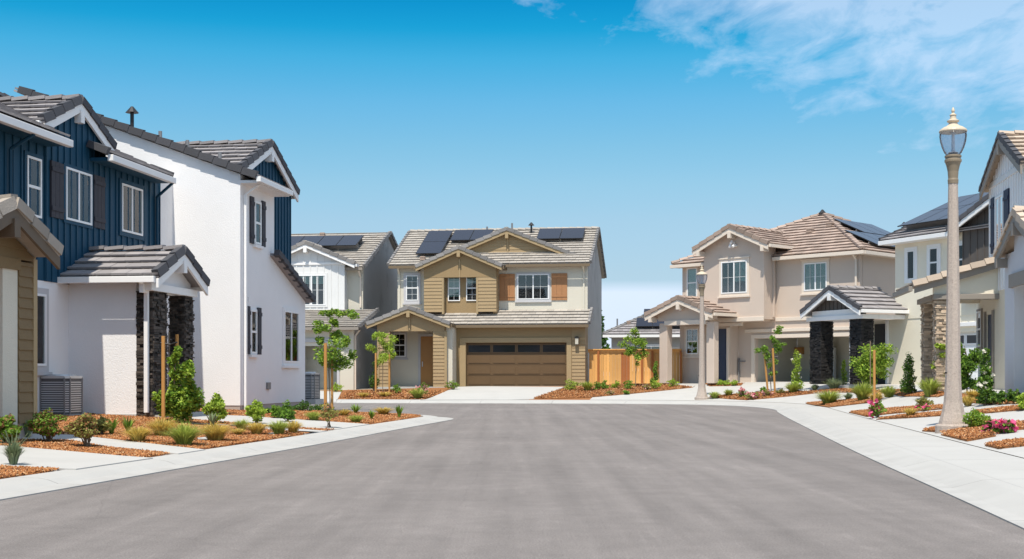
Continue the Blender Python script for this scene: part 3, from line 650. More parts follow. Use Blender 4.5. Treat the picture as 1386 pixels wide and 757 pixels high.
bed([(960, 539), (966, 536.6), (1030, 531.5), (1081, 530.6), (1103, 533.5), (1011, 542.5)])
bed([(1085, 531.5), (1140, 527.4), (1225, 528.5), (1228, 531), (1150, 532), (1088, 533.2)])
bed([(1090.4, 547), (1114.6, 545), (1161, 541.5), (1194, 541), (1178, 546), (1122.7, 552.4)])
bed([(1149, 559.6), (1195, 556), (1240, 552.4), (1281, 551.0), (1281, 554.6), (1200, 562), (1173.5, 565.4)])
bed([(1186, 569.3), (1228, 563.6), (1281, 560), (1281, 563.6), (1240, 566.4)])
bed([(1205, 534.8), (1250, 533), (1284, 534), (1270, 538.5), (1225, 538)])
bed([(1321, 558.5), (1400, 550), (1400, 555), (1321, 562)])
bed([(1248, 585.2), (1280, 578), (1325, 572.5), (1400, 576), (1400, 581), (1345, 588), (1300, 588.5)])
bed([(1273.6, 590.3), (1314, 589), (1348, 592), (1309, 599.2)])
bed([(1333, 605.2), (1366, 600.5), (1400, 598), (1400, 604), (1351, 609.6)])
bed([(1290, 536), (1345, 541), (1400, 541), (1400, 547), (1340, 549), (1295, 545)])
bed([(1110, 527.5), (1165, 524), (1165, 526), (1112, 530)]) if False else None
# loose bark chips on the planted ground, nearer beds more densely
def chips(name, polys, dens, size, seed, excl=()):
    r = np.random.default_rng(seed); out = []
    for q in polys:
        q = ccw(q); A = np.array(q); a, b = A.min(0), A.max(0); n = int((b-a)[0]*(b-a)[1]*dens); P = a+r.random((n, 2))*(b-a); out.append(P[inside(P, q)])
    P = np.concatenate(out); P = P+r.normal(size=P.shape)*.05
    for e in excl: P = P[~inside(P, e)]
    return P
def fastmesh(name, V, F):
    me = bpy.data.meshes.new(name); me.vertices.add(len(V)); me.vertices.foreach_set('co', np.ascontiguousarray(V, np.float32).ravel()); k = F.shape[1]; me.loops.add(F.size); me.loops.foreach_set('vertex_index', np.ascontiguousarray(F, np.int32).ravel())
    me.polygons.add(len(F)); me.polygons.foreach_set('loop_start', np.arange(0, F.size, k, dtype=np.int32)); me.polygons.foreach_set('loop_total', np.full(len(F), k, np.int32)); me.update(calc_edges=True); return me
def chip_mesh(name, P, zoff, size, seed):
    r = np.random.default_rng(seed); z, lo, road = ground(P); keep = ~road & (lo < .05); P = P[keep]; z = z[keep]; n = len(P)
    ang = r.random(n)*6.283; l = size*(.5+r.random(n)); w = l*(.22+.25*r.random(n)); t1 = r.normal(0, .4, n); t2 = r.normal(0, .5, n)
    c, s = np.cos(ang), np.sin(ang); ux = np.stack([c, s, t1], 1)*l[:, None]/2; vx = np.stack([-s, c, t2], 1)*w[:, None]/2
    ctr = np.column_stack([P, z+zoff+r.random(n)*.02]); up = np.zeros((n, 3)); up[:, 2] = .012
    V = np.stack([ctr-ux-vx, ctr+ux-vx, ctr+ux+vx, ctr-ux+vx, ctr+up*1.2+ux*.1], 1).reshape(-1, 3); b = np.arange(n)*5
    F = np.concatenate([np.stack([b, b+1, b+4], 1), np.stack([b+1, b+2, b+4], 1), np.stack([b+2, b+3, b+4], 1), np.stack([b+3, b, b+4], 1)])
    me = fastmesh(name, V, F); o = bpy.data.objects.new(name, me); COL.objects.link(o); me.materials.append(M['chips']); return setting(o, 'stuff')
LB1 = [(-14, 13), (-4.9, 13), (-3.3, 24), (-2, 36), (-3.5, 37.5), (-8, 38), (-13, 36), (-14, 20)]
Pc = chips('bark_chips', [[(-8.5, 13), (-5.2, 13), (-3.9, 22.5), (-8.0, 22.5)]], 3200, .05, 1, SLABS[:8])
Pd = chips('bark_chips', [[(-10, 22.5), (-3.5, 22.5), (-2.2, 36.8), (-4, 38), (-8, 38), (-11, 30)]], 950, .06, 2, SLABS[:14])
chip_mesh('bark_chips', np.concatenate([Pc, Pd]), .004, .027, 3)
Pe = chips('bark_chips', BEDS[4:], 2100, .06, 4); chip_mesh('bark_chips', Pe, .040, .031, 5)
Pf = chips('bark_chips', BEDS[:4], 420, .08, 6); chip_mesh('bark_chips', Pf, .040, .055, 7)
Pg = chips('bark_chips', [pxpoly([(459, 544), (591, 543.5), (618, 530), (470, 529)])], 260, .07, 8, SLABS); chip_mesh('bark_chips', Pg, .006, .07, 9)
# ---------------------------------------------------------------- left side: blue and white house
SW = 8.4
h = House('house', SW, -12, 25, .3, 'blue and white two-storey house with black stone porch pillars and charcoal shutters', 'house')
t = STREET_L(-13.05)
mb = MB(); batten(mb, t, rect(15, 24.25, 3.05, 6.0), 0); batten(mb, t, rect(26.85, 29.8, 3.05, 6.0), 0); h.put(mb, 'upper_wall', 'blue')
mb = MB(); tg = STREET_L(-13.03); batten(mb, tg, gw(25.55, 1.3, 3.05, 1.55, 6.20, .47), 0, sp=.26); h.put(mb, 'gable_wall', 'blue')
mb = MB(); wall(mb, t, rect(15, 25.25, .15, 3.05), 0); wall(mb, t, rect(25.25, 30.6, .15, 3.05), 0); wall(mb, t, rect(29.8, 30.6, 3.05, 6.05), 0)
wall(mb, FRONT, [(-17, .42), (-11.3, .42), (-11.3, 6.13), (-17, 8.24)], 30.6, .2)                  # white side facing the camera
ts = STREET_L(-11.3); wall(mb, ts, [(30.8, .42), (33.15, .42), (33.15, 6.12), (30.8, 6.12)], 0, .2); wall(mb, ts, [(33.15, .42), (35.86, .42), (35.86, 3.36), (33.15, 4.3)], 0, .2)
wall(mb, FRONT, rect(-17, -11.5, .42, 3.3), 35.66, .2); h.put(mb, 'white_wall', 'white_stucco')
mb = MB(); box(mb, FRONT, -16.9, -11.315, 30.615, 35.8, .05, .42); h.put(mb, 'foundation', 'foundation')
# windows of the blue front
window(h, t, 23.52, 24.07, 4.28, 5.45, -.0, 'hung', blind=(0, 1, .5, 1)) if False else None
window(h, t, 23.52, 24.07, 4.28, 5.45, 0, 'hung', 'blue', .08, False, blind=(0, 1, .0, 1))
window(h, tg, 25.03, 26.17, 4.38, 5.47, 0, 'slider', 'blue', .07, False, blind=(.5, 1, 0, 1))
shutter(h, tg, 24.42, 24.93, 4.36, 5.5, 0); shutter(h, tg, 26.27, 26.78, 4.36, 5.5, 0)
window(h, t, 27.67, 28.76, 4.43, 5.52, 0, 'slider', 'blue', .1, False, blind=(.5, 1, 0, 1))
window(h, t, 22.9, 24.25, 1.35, 2.78, 0, 'slider', 'trim_grey', .12, True, blind=(0, 1, 0, 1), inside='dark_in')
# bump-out windows
window(h, ts, 31.56, 32.02, 4.52, 5.6, 0, 'hung', 'white_stucco', .03, True, blind=(0, 1, .55, 1)); shutter(h, ts, 31.24, 31.5, 4.50, 5.68, 0); shutter(h, ts, 32.1, 32.36, 4.50, 5.68, 0)
window(h, ts, 31.27, 31.7, 1.72, 2.82, 0, 'hung', 'white_stucco', .03, True, blind=(0, 1, .55, 1)); shutter(h, ts, 30.95, 31.21, 1.70, 2.9, 0); shutter(h, ts, 31.78, 32.04, 1.70, 2.9, 0)
window(h, ts, 33.9, 35.15, 1.52, 2.94, 0, 'slider', 'white_stucco', .08, True, inside='dark_in', blind=(.5, 1, .25, 1))
mb = MB(); box(mb, ts, 32.5, 32.75, -.05, -.003, .80, .98); h.put(mb, 'dryer_vent', 'metal_grey')
mb = MB(); box(mb, ts, 31.0, 31.08, -.08, -.003, 3.0, 3.12); h.put(mb, 'wall_sensor', 'vinyl')
# second blue gable
tb = STREET_L(-11.6); mb = MB(); batten(mb, tb, gw(33.35, 2.08, 4.0, 2.28, 6.34, .45), 0, sp=.26); wall(mb, FRONT, rect(-16, -11.8, 3.2, 6.5), 35.25, .2); h.put(mb, 'gable_wall', 'blue')
gable_roof(h, STREET_L(-11.42), 33.35, 2.28, 6.34, .45, 0, 5.2)
shutter(h, tb, 33.5, 33.8, 4.45, 5.3, 0)
# blue roofs
mb = MB(); tiles(mb, (-12.55, 15, 5.9), (0, 1, 0), (-1, 0, .45), [(0, 0), (9.3, 0), (9.3, 4.9), (0, 4.9)]); tiles(mb, (-12.55, 26.05, 5.9), (0, 1, 0), (-1, 0, .45), [(0, 0), (3.35, 0), (3.35, 4.9), (0, 4.9)]); tiles(mb, (-13.25, 24.2, 6.215), (0, 1, 0), (-1, 0, .45), [(0, 0), (1.95, 0), (1.95, 4.1), (0, 4.1)]); tiles(mb, (-21.5, 15, 5.9), (0, 1, 0), (1, 0, .45), [(0, 0), (15.5, 0), (15.5, 4.9), (0, 4.9)])
tiles(mb, (-10.85, 30.5, 6.04), (0, 1, 0), (-1, 0, .37), [(0, 0), (2.8, 0), (2.8, 6.8), (0, 6.8)])
tiles(mb, (-15.5, 35.95, 3.3), (1, 0, 0), (0, -1, .34), [(0, 0), (4.4, 0), (4.4, 3.3), (0, 3.3)])
ro = h.put(mb, 'roof', 'tile_grey')
mb = MB(); caps(mb, (-10.85, 30.53, 6.06), (-17.1, 30.53, 8.39), .16, .17); caps(mb, (-11.1, 35.95, 3.32), (-11.1, 32.75, 4.4), .17, .15); caps(mb, (-17.0, 15, 8.0), (-17.0, 30.3, 8.0), .26, .1); h.put(mb, 'rake_tiles', 'rake_dark', ro)
mb = MB(); box(mb, FRONT, -12.58, -12.45, 15, 24.3, 5.72, 5.86); box(mb, FRONT, -12.58, -12.45, 26.05, 29.4, 5.74, 5.88); box(mb, FRONT, -10.86, -10.74, 30.5, 33.05, 5.92, 6.05); h.put(mb, 'gutter', 'trim_white', bevel=.012)
mb = MB(); box(mb, FRONT, -13.0, -12.58, 15, 24.25, 5.74, 5.82); box(mb, FRONT, -12.99, -12.58, 26.1, 29.4, 5.76, 5.83); h.put(mb, 'soffit', 'blue'); mb = MB(); box(mb, FRONT, -11.3, -10.87, 30.6, 33.1, 5.91, 5.98); h.put(mb, 'soffit', 'trim_white')
gable_roof(h, STREET_L(-12.91), 25.55, 1.55, 6.20, .47, 0, 4.2, gutter=True)
mb = MB(); caps(mb, (-12.55, 26.05, 5.92), (-13.0, 26.05, 6.12), .17, .15); caps(mb, (-12.55, 29.4, 5.92), (-13.1, 29.4, 6.17), .15, .12); h.put(mb, 'rake_tiles', 'rake_dark')
mb = MB(); mb.tube((-12.5, 29.3, 5.75), (-12.98, 29.5, 5.45), .035, n=6); mb.tube((-12.98, 29.5, 5.45), (-12.98, 29.5, 3.7), .035, n=6); mb.tube((-12.5, 22.85, 5.72), (-12.98, 22.85, 5.45), .035, n=6); mb.tube((-12.98, 22.85, 5.45), (-12.98, 22.85, 3.2), .035, n=6); h.put(mb, 'downspout', 'blue')
downspout(h, ts, 30.86, 0, .3, 6.0, kick=.35)
vent(h, (-14.4, 31.2, 7.5), .42, 'cap'); vent(h, (-13.6, 31.1, 7.15), .2); vent(h, (-13.0, 31.4, 6.9), .26); vent(h, (-12.1, 31.3, 6.6), .22)
# porch
mb = MB(); wall(mb, FRONT, [(-13.05, .15), (-11.56, .15), (-11.56, 3.12), (-13.05, 3.12)], 25.25, .2); wall(mb, STREET_L(-11.24), gw(26.17, 1.15, 2.93, 1.33, 3.17, .48), 0, .15); box(mb, FRONT, -11.62, -11.42, 25.3, 27.5, 2.9, 3.1); h.put(mb, 'porch_wall', 'white_stucco')
mb = MB(); box(mb, FRONT, -11.30, -11.12, 25.0, 27.42, 2.90, 3.05); h.put(mb, 'porch_beam', 'trim_white')
mb = MB(); box(mb, FRONT, -13.04, -11.56, 25.24, 25.26, .12, .36); box(mb, FRONT, -13, -10.95, 25.3, 27.9, .1, .34); h.put(mb, 'porch_step', 'concrete')
pillar(h, FRONT, -11.56, -11.2, 25.25, 25.97, .34, 2.9, 'stone_dark'); pillar(h, FRONT, -11.56, -11.2, 26.9, 27.38, .34, 2.9, 'stone_dark')
gable_roof(h, STREET_L(-10.9), 26.17, 1.33, 3.17, .48, 0, 2.2)
mb = MB(); box(mb, FRONT, -11.34, -11.26, 24.9, 25.1, 2.95, 3.1); box(mb, FRONT, -11.34, -11.26, 25.12, 25.20, .4, 2.85); box(mb, FRONT, -11.34, -11.26, 24.9, 25.2, 2.85, 2.95); h.put(mb, 'downspout', 'trim_white')
door(h, STREET_L(-13.05), 27.6, 28.5, .4, 2.75, -.02, 'door_navy')
# ---------------------------------------------------------------- leftmost tan house
h = House('house', SW, -10.5, 16, .25, 'olive tan house porch at the left edge with lap siding and a tile gable', 'house')
t = STREET_L(-9.95); mb = MB(); lap(mb, t, rect(17.72, 18.2, .45, 2.83), 0); lap(mb, t, gw(16.95, 1.2, 2.86, 1.27, 2.98, .46), 0); wall(mb, FRONT, rect(-16, -10.15, .3, 2.88), 18.0, .2); h.put(mb, 'siding_wall', 'tan_dark')
mb = MB(); box(mb, FRONT, -16, -9.97, 17.6, 18.17, .1, .445); h.put(mb, 'foundation', 'foundation')
mb = MB(); box(mb, t, 17.30, 17.71, -.0, .3, .3, 2.7); h.put(mb, 'opening_trim', 'cream_stucco'); mb = MB(); box(mb, t, 14, 17.74, -.04, .1, 2.7, 2.86); h.put(mb, 'opening_head', 'tan_dark')
mb = MB(); box(mb, t, 14, 17.3, .6, .8, .3, 2.8); h.put(mb, 'recess_wall', 'trim_taupe')
mb = MB(); box(mb, t, 18.12, 18.23, -.03, .12, .45, 2.9); h.put(mb, 'corner_board', 'tan_trim')
gable_roof(h, STREET_L(-9.55), 16.95, 1.27, 2.98, .46, 0, 3.5, tile='tile_old', rake='tile_old', board='trim_umber', gutter=False)
mb = MB(); mb.tube((-9.95, 18.3, 3.05), (-10.05, 18.26, 2.85), .03, n=6); box(mb, FRONT, -10.3, -9.9, 18.24, 18.33, 2.98, 3.08); h.put(mb, 'downspout', 'tan_trim')
mb = MB(); wall(mb, t, rect(9, 15.2, .3, 5.9), 2.2, .2); wall(mb, FRONT, rect(-20, -12.2, .3, 5.9), 15.0, .2); h.put(mb, 'upper_wall', 'tan')
mb = MB(); tiles(mb, (-11.8, 9, 5.9), (0, 1, 0), (-1, 0, .4), [(0, 0), (6.4, 0), (6.4, 4), (0, 4)]); h.put(mb, 'roof', 'tile_tan')
# ---------------------------------------------------------------- white house left of centre
h = House('house', SW, -17, 58, .45, 'white two-storey house with grey garage recess, half hidden behind the blue and white house', 'house', size=1.07, base=(-8.929, 64.051, 0.401))
t = FRONT
mb = MB(); wall(mb, t, rect(-21.5, -17.85, .4, 3.3), 56.3, .2); wall(mb, t, rect(-16.23, -15.49, .4, 3.3), 56.3, .2); wall(mb, t, rect(-17.85, -16.23, 2.5, 3.3), 56.3, .2); wall(mb, t, rect(-20, -16.0, 4.0, 6.35), 59.8, .2); h.put(mb, 'front_wall', 'cream_stucco')
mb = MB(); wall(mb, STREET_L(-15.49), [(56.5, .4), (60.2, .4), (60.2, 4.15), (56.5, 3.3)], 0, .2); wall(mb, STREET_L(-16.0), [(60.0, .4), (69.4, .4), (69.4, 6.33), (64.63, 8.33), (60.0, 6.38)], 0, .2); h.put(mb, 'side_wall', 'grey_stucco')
mb = MB(); batten(mb, t, gw(-18.6, 1.85, 4.0, 2.4, 6.42, .42), 59.3, sp=.33); wall(mb, STREET_L(-16.77), rect(59.5, 59.8, 4.2, 6.5), 0, .2); h.put(mb, 'bay_wall', 'white_siding')
mb = MB(); box(mb, t, -20.5, -16.7, 59.25, 59.32, 6.42, 6.52); box(mb, t, -16.23, -15.9, 56.22, 56.31, 2.85, 3.02) if False else None; h.put(mb, 'frieze_board', 'trim_white')
mb = MB(); box(mb, t, -20.9, -16.1, 56.24, 56.3, 2.66, 2.84); box(mb, t, -16.25, -16.13, 56.25, 56.3, .45, 2.66); h.put(mb, 'garage_trim', 'trim_grey')
mb = MB(); box(mb, t, -21, -16.2, 58.3, 58.35, .45, 2.6); box(mb, t, -16.26, -16.22, 56.5, 58.3, .45, 2.6); h.put(mb, 'garage_recess', 'garage_beige')
garage_door(h, t, -20.9, -16.28, .5, 2.55, 57.3, 'garage_beige', glass_row=False)
mb = MB(); tiles(mb, (-21.5, 55.95, 3.33), (1, 0, 0), (0, 1, .27), [(0, 0), (6.35, 0), (6.35, 3.5), (0, 3.5)]); tiles(mb, (-22, 59.45, 6.28), (1, 0, 0), (0, 1, .42), [(0, 0), (6.15, 0), (6.15, 5.6), (0, 5.6)]); tiles(mb, (-22, 69.8, 6.28), (1, 0, 0), (0, -1, .42), [(0, 0), (6.15, 0), (6.15, 5.6), (0, 5.6)])
ro = h.put(mb, 'roof', 'tile_light'); mb = MB(); caps(mb, (-15.15, 55.95, 3.35), (-15.15, 59.4, 4.28), .15, .15); caps(mb, (-15.85, 59.45, 6.32), (-15.85, 64.62, 8.5), .15, .15); caps(mb, (-15.85, 69.8, 6.32), (-15.85, 64.62, 8.5), .15, .15); h.put(mb, 'rake_tiles', 'rake_mid', ro)
mb = MB(); box(mb, t, -21.5, -15.15, 55.83, 55.95, 3.2, 3.33); box(mb, t, -16.75, -15.9, 59.33, 59.45, 6.15, 6.28); h.put(mb, 'gutter', 'trim_taupe')
gable_roof(h, T(), -18.6, 2.4, 6.42, .42, 59.0, 64, tile='tile_light', rake='rake_mid', bboard=.14)
window(h, t, -19.05, -17.67, 4.5, 5.94, 59.3, 'slider', 'white_siding', .09, False, grid=True, inside='dark_in', blind=(.05, .95, .72, 1))
downspout(h, t, -16.1, 59.8, 4.4, 6.2, 'trim_beige'); downspout(h, STREET_L(-15.49), 56.45, 0, .45, 3.3, 'trim_beige', .2)
wall_lamp(h, t, -15.85, 56.3, 2.75)
solar(h, (-21.9, 61.6, 7.24), (1, 0, 0), (0, 1, .42), 5, 1, 1.02, 1.7, .3)
vent(h, (-19.3, 64.2, 8.3), .5, 'box')
# ---------------------------------------------------------------- tan house in the centre
h = House('house', SW, -10, 63, .55, 'tan and cream two-storey house with brown garage door and rust orange shutters', 'house')
z0 = .64
mb = MB(); lap(mb, t, rect(-6.24, -5.6, z0, 3.62), 62.0, .17); h.put(mb, 'corner_siding', 'tan'); mb = MB(); wall(mb, t, rect(-12.1, -11.42, z0, 3.6), 62.0); wall(mb, t, rect(-11.42, -6.5, 2.76, 3.6), 62.0); wall(mb, t, rect(-6.5, -6.24, z0, 3.6), 62.0)
wall(mb, STREET_L(-5.6), [(62.2, .4), (63.5, .4), (63.5, 4.3), (62.2, 3.6)], 0); h.put(mb, 'garage_wall', 'olive')
mb = MB()
for r in ((-11.72, -11.43, z0, 3.0), (-6.49, -6.26, z0, 3.0), (-11.43, -6.49, 2.77, 3.0)): box(mb, t, r[0], r[1], 61.94, 62.0, r[2], r[3])
h.put(mb, 'garage_trim', 'tan_trim')
garage_door(h, t, -11.40, -6.52, z0, 2.74, 62.18, 'garage_brown')
# upper storey
mb = MB(); wall(mb, t, rect(-15.15, -13.6, 3.9, 6.6), 63.3); wall(mb, t, rect(-10.0, -5.6, 3.9, 6.6), 63.3); h.put(mb, 'cream_wall', 'cream_stucco')
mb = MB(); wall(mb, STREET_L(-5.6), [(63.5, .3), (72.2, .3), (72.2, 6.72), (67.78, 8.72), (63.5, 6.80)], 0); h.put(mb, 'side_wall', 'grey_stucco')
mb = MB(); lap(mb, t, rect(-13.62, -12.69, 4.3, 6.0), 62.5, .17); lap(mb, t, rect(-10.93, -10.0, 4.3, 6.0), 62.5, .17); wall(mb, STREET_L(-10.0), rect(62.7, 63.4, 4.2, 6.5), 0); wall(mb, STREET_L(-13.42), rect(62.7, 63.4, 4.2, 6.5), 0); h.put(mb, 'bay_siding', 'tan')
mb = MB(); wall(mb, t, gw(-11.82, 1.8, 6.0, 2.14, 6.5, .43), 62.48); wall(mb, t, rect(-12.69, -10.93, 4.0, 6.0), 62.95, .1); h.put(mb, 'bay_panel', 'olive')
mb = MB(); box(mb, t, -12.71, -12.62, 62.46, 62.8, 4.2, 5.98); box(mb, t, -11.0, -10.91, 62.46, 62.8, 4.2, 5.98); box(mb, t, -11.86, -11.8, 62.44, 62.48, 6.0, 6.9); h.put(mb, 'bay_trim', 'tan_trim')
mb = MB(); lap(mb, t, gw(-9.74, 3.3, 7.0, 3.5, 7.1, .40), 64.4, .17); box(mb, t, -9.76, -9.68, 64.34, 64.38, 7.1, 8.3); h.put(mb, 'gable_wall', 'tan')
ro = gable_roof(h, T(), -11.84, 2.14, 6.5, .43, 62.2, 65.0, tile='tile_light', rake='rake_mid', board='tan_trim', gut_mat='trim_brown', bboard=.14)
gable_roof(h, T(), -9.74, 3.5, 7.1, .40, 64.12, 67.8, tile='tile_light', rake='rake_mid', board='tan_trim', gut_mat='trim_brown', gutter=False, bboard=.14)
mb = MB(); tiles(mb, (-15.55, 62.95, 6.66), (1, 0, 0), (0, 1, .455), [(0, 0), (10.1, 0), (10.1, 5.33), (0, 5.33)]); tiles(mb, (-15.55, 72.6, 6.66), (1, 0, 0), (0, -1, .455), [(0, 0), (10.1, 0), (10.1, 5.33), (0, 5.33)])
tiles(mb, (-15.4, 61.65, 3.62), (1, 0, 0), (0, 1, .48), [(0, 0), (10.0, 0), (10.0, 1.85), (0, 1.85)]); ro = h.put(mb, 'roof', 'tile_light')
mb = MB(); caps(mb, (-5.42, 62.95, 6.68), (-5.42, 67.8, 8.9), .15, .15); caps(mb, (-5.42, 72.6, 6.68), (-5.42, 67.8, 8.9), .15, .15); caps(mb, (-5.38, 61.65, 3.65), (-5.38, 63.3, 4.46), .15, .15); caps(mb, (-15.55, 62.95, 6.68), (-15.55, 67.8, 8.9), .15, .12); h.put(mb, 'rake_tiles', 'rake_mid', ro)
mb = MB(); caps(mb, (-15.5, 67.77, 8.92), (-5.4, 67.77, 8.92), .24, .08); h.put(mb, 'ridge_tiles', 'tile_light', ro)
mb = MB(); box(mb, t, -15.5, -14.05, 62.83, 62.95, 6.5, 6.63); box(mb, t, -9.6, -5.45, 62.83, 62.95, 6.5, 6.63); box(mb, t, -12.2, -5.4, 61.53, 61.65, 3.48, 3.61); h.put(mb, 'gutter', 'trim_brown')
window(h, t, -14.7, -14.09, 4.92, 6.18, 63.3, 'hung', 'trim_grey', .13, True, grid=True, inside='dark_in')
window(h, t, -12.5, -11.89, 4.86, 6.13, 62.95, 'hung', None, grid=True, blind=(0, 1, .15, 1)); window(h, t, -11.58, -10.99, 4.86, 6.12, 62.95, 'hung', None, grid=True, inside='dark_in', blind=(0, 1, .7, 1))
window(h, t, -9.07, -7.51, 4.93, 6.17, 63.3, 'slider', 'trim_grey', .08, True, grid=True, inside='dark_in')
shutter(h, t, -9.98, -9.2, 4.88, 6.2, 63.3, 'shutter_rust'); shutter(h, t, -7.38, -6.6, 4.88, 6.2, 63.3, 'shutter_rust')
downspout(h, t, -5.78, 63.3, 4.3, 6.6, 'cream_stucco'); downspout(h, t, -15.05, 63.3, 4.2, 6.6, 'cream_stucco')
wall_lamp(h, t, -5.99, 61.97, 2.85)
# porch
mb = MB(); lap(mb, t, rect(-15.5, -14.93, .62, 3.3), 60.8, .17); lap(mb, t, rect(-12.8, -12.2, .62, 3.3), 60.8, .17); wall(mb, t, gw(-13.9, 1.66, 3.3, 2.03, 3.62, .385), 60.78); box(mb, t, -15.0, -14.93, 61, 62.6, .6, 3.3) if False else None; h.put(mb, 'porch_siding', 'tan')
mb = MB(); wall(mb, t, rect(-15.5, -12.1, .6, 3.6), 62.6, .2); wall(mb, T((-12.2, 0), (0, 1), (1, 0)), rect(61.0, 62.6, .6, 3.5), -.0, .3); wall(mb, T((-15.5, 0), (0, 1), (1, 0)), rect(61.0, 62.6, .6, 3.5), 0, .12); h.put(mb, 'porch_wall', 'cream_stucco')
mb = MB(); box(mb, t, -13.98, -13.92, 60.72, 60.77, 3.35, 3.95); box(mb, t, -15.55, -15.44, 60.74, 60.8, .62, 3.3); box(mb, t, -12.24, -12.12, 60.74, 60.8, .62, 3.3); h.put(mb, 'porch_trim', 'tan_trim')
mb = MB(); box(mb, t, -15.5, -12.2, 60.7, 62.5, .35, .62); h.put(mb, 'porch_step', 'concrete')
door(h, t, -13.79, -13.15, .66, 3.1, 62.55, 'door_orange', -1); mb = MB()
for r in ((-13.92, -13.8, .62, 3.22), (-13.14, -13.02, .62, 3.22), (-13.8, -13.14, 3.11, 3.22)): box(mb, t, r[0], r[1], 62.53, 62.6, r[2], r[3])
h.put(mb, 'door_frame', 'trim_grey')
window(h, t, -15.17, -14.57, 2.1, 3.25, 62.6, 'hung', 'trim_grey', .08, True, grid=True, inside='dark_in')
gable_roof(h, T(), -13.97, 2.03, 3.62, .385, 60.5, 62.9, tile='tile_light', rake='rake_mid', board='tan_trim', gut_mat='trim_brown', bboard=.14)
for u0, v0, c, r in ((-13.85, 65.75, 3, 1), (-8.45, 65.75, 2, 1)): solar(h, (u0+.90*(c == 3), v0, 6.66+.455*(v0-62.95)), (1, 0, 0), (0, 1, .455), c-(c == 3), r, 1.2 if c == 2 else 1.03, 1.7, .22)
solar(h, (-14.35, 63.9, 6.66+.455*(63.9-62.95)), (1, 0, 0), (0, 1, .455), 1, 2, 1.3, 1.83, .22)
solar(h, (-10.75, 65.75, 6.66+.455*(65.75-62.95)), (1, 0, 0), (0, 1, .455), 0, 1) if False else None
vent(h, (-13.9, 63.5, 6.95), .25, 'box'); vent(h, (-9.95, 67.4, 8.7), .5, 'pipe'); vent(h, (-8.9, 67.2, 8.6), .5, 'cap'); vent(h, (-9.0, 66.6, 8.3), .3, 'box'); vent(h, (-11.3, 67.5, 8.7), .35)
# ---------------------------------------------------------------- small grey house behind the fence
h = House('house', SW, 0, 82, .7, 'low grey house with a hipped tile roof and solar panels behind the cedar fence', 'house')
# measured on the same turn: front eave at v 80
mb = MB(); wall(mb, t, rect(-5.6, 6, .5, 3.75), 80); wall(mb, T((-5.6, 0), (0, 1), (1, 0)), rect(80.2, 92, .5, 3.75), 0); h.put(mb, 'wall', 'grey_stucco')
mb = MB(); tiles(mb, (-6.1, 79.6, 3.7), (1, 0, 0), (0, 1, .5), [(0, 0), (13, 0), (13, 5.2), (4.7, 5.2)]); tiles(mb, (-6.1, 92.4, 3.7), (0, -1, 0), (1, 0, .5), [(0, 0), (12.8, 0), (8.2, 5.2), (4.7, 5.2)]); ro = h.put(mb, 'roof', 'tile_grey')
mb = MB(); caps(mb, (-6.1, 79.6, 3.78), (-1.4, 84.25, 6.1), .2, .08); h.put(mb, 'hip_tiles', 'rake_mid', ro)
mb = MB(); box(mb, t, -6.1, 6.9, 79.47, 79.6, 3.52, 3.68); h.put(mb, 'gutter', 'trim_white')
solar(h, (-4.1, 80.15, 4.0), (1, 0, 0), (0, 1, .5), 7, 1, 1.02, 1.3, .2); solar(h, (-3.7, 81.4, 4.62), (1, 0, 0), (0, 1, .5), 5, 1, 1.02, 1.3, .2)
window(h, t, -4.3, -2.0, 1.6, 3.0, 80, 'slider', 'trim_white', .1, True, blind=(0, 1, 0, 1)); vent(h, (-4.6, 81, 4.4), .3, 'box'); vent(h, (-5.4, 82.5, 4.2), .6)
# ---------------------------------------------------------------- beige house, right of centre
h = House('house', 46, -31, 46, .82, 'beige stucco two-storey house with pinkish brown tile roof and navy front door', 'house', size=1.10, base=(12.711, 59.679, 0.787)); z0 = .84
mb = MB(); wall(mb, t, rect(-33.4, -32.12, z0, 3.5), 45.3); wall(mb, t, rect(-32.12, -27.6, 2.72, 3.5), 45.3); wall(mb, t, rect(-27.6, -27.17, z0, 3.5), 45.3); wall(mb, t, rect(-36.04, -27.17, 3.5, 6.15), 45.32)
wall(mb, STREET_L(-27.17), rect(45.55, 55, z0, 6.1), 0); wall(mb, T((-36.04, 0), (0, 1), (1, 0)), rect(45.6, 55, z0, 6.1), 0)
wall(mb, t, gw(-32.6, 1.54, 3.5, 1.92, 6.53, .44), 44.4); wall(mb, STREET_L(-31.1), rect(44.6, 45.3, 3.5, 6.6), 0); wall(mb, T((-34.17, 0), (0, 1), (1, 0)), rect(44.6, 45.3, 3.5, 6.6), 0); box(mb, t, -33.9, -31.3, 44.6, 45.3, 3.42, 3.5)
wall(mb, t, rect(-35.7, -33.0, z0, 3.6), 44.72); wall(mb, STREET_L(-33.0), rect(44.9, 45.3, z0, 3.6), 0); wall(mb, t, gw(-34.1, 1.5, 3.5, 1.8, 3.75, .37), 43.1, .2)
h.put(mb, 'wall', 'beige_stucco')
mb = MB(); box(mb, t, -35.53, -35.10, 43.1, 43.45, z0, 3.4); box(mb, t, -33.02, -32.62, 43.1, 43.42, z0, 3.4); h.put(mb, 'porch_post', 'beige_stucco', bevel=.02)
mb = MB(); box(mb, t, -34.2, -31.05, 44.34, 44.40, 3.42, 3.6); box(mb, t, -31.08, -27.1, 45.24, 45.31, 3.42, 3.58); box(mb, STREET_L(-27.17), 45.2, 55, -.06, 0, 3.42, 3.58); box(mb, t, -32.6, -27.3, 45.2, 45.31, 2.98, 3.12); box(mb, t, -35.2, -33.0, 43.02, 43.3, 3.3, 3.5); box(mb, t, -32.4, -31.9, 45.16, 45.3, 2.98, 3.12) if False else None
box(mb, t, -33.75, -32.3, 44.55, 44.7, 3.26, 3.4); h.put(mb, 'band_trim', 'trim_beige', bevel=.01)
mb = MB()
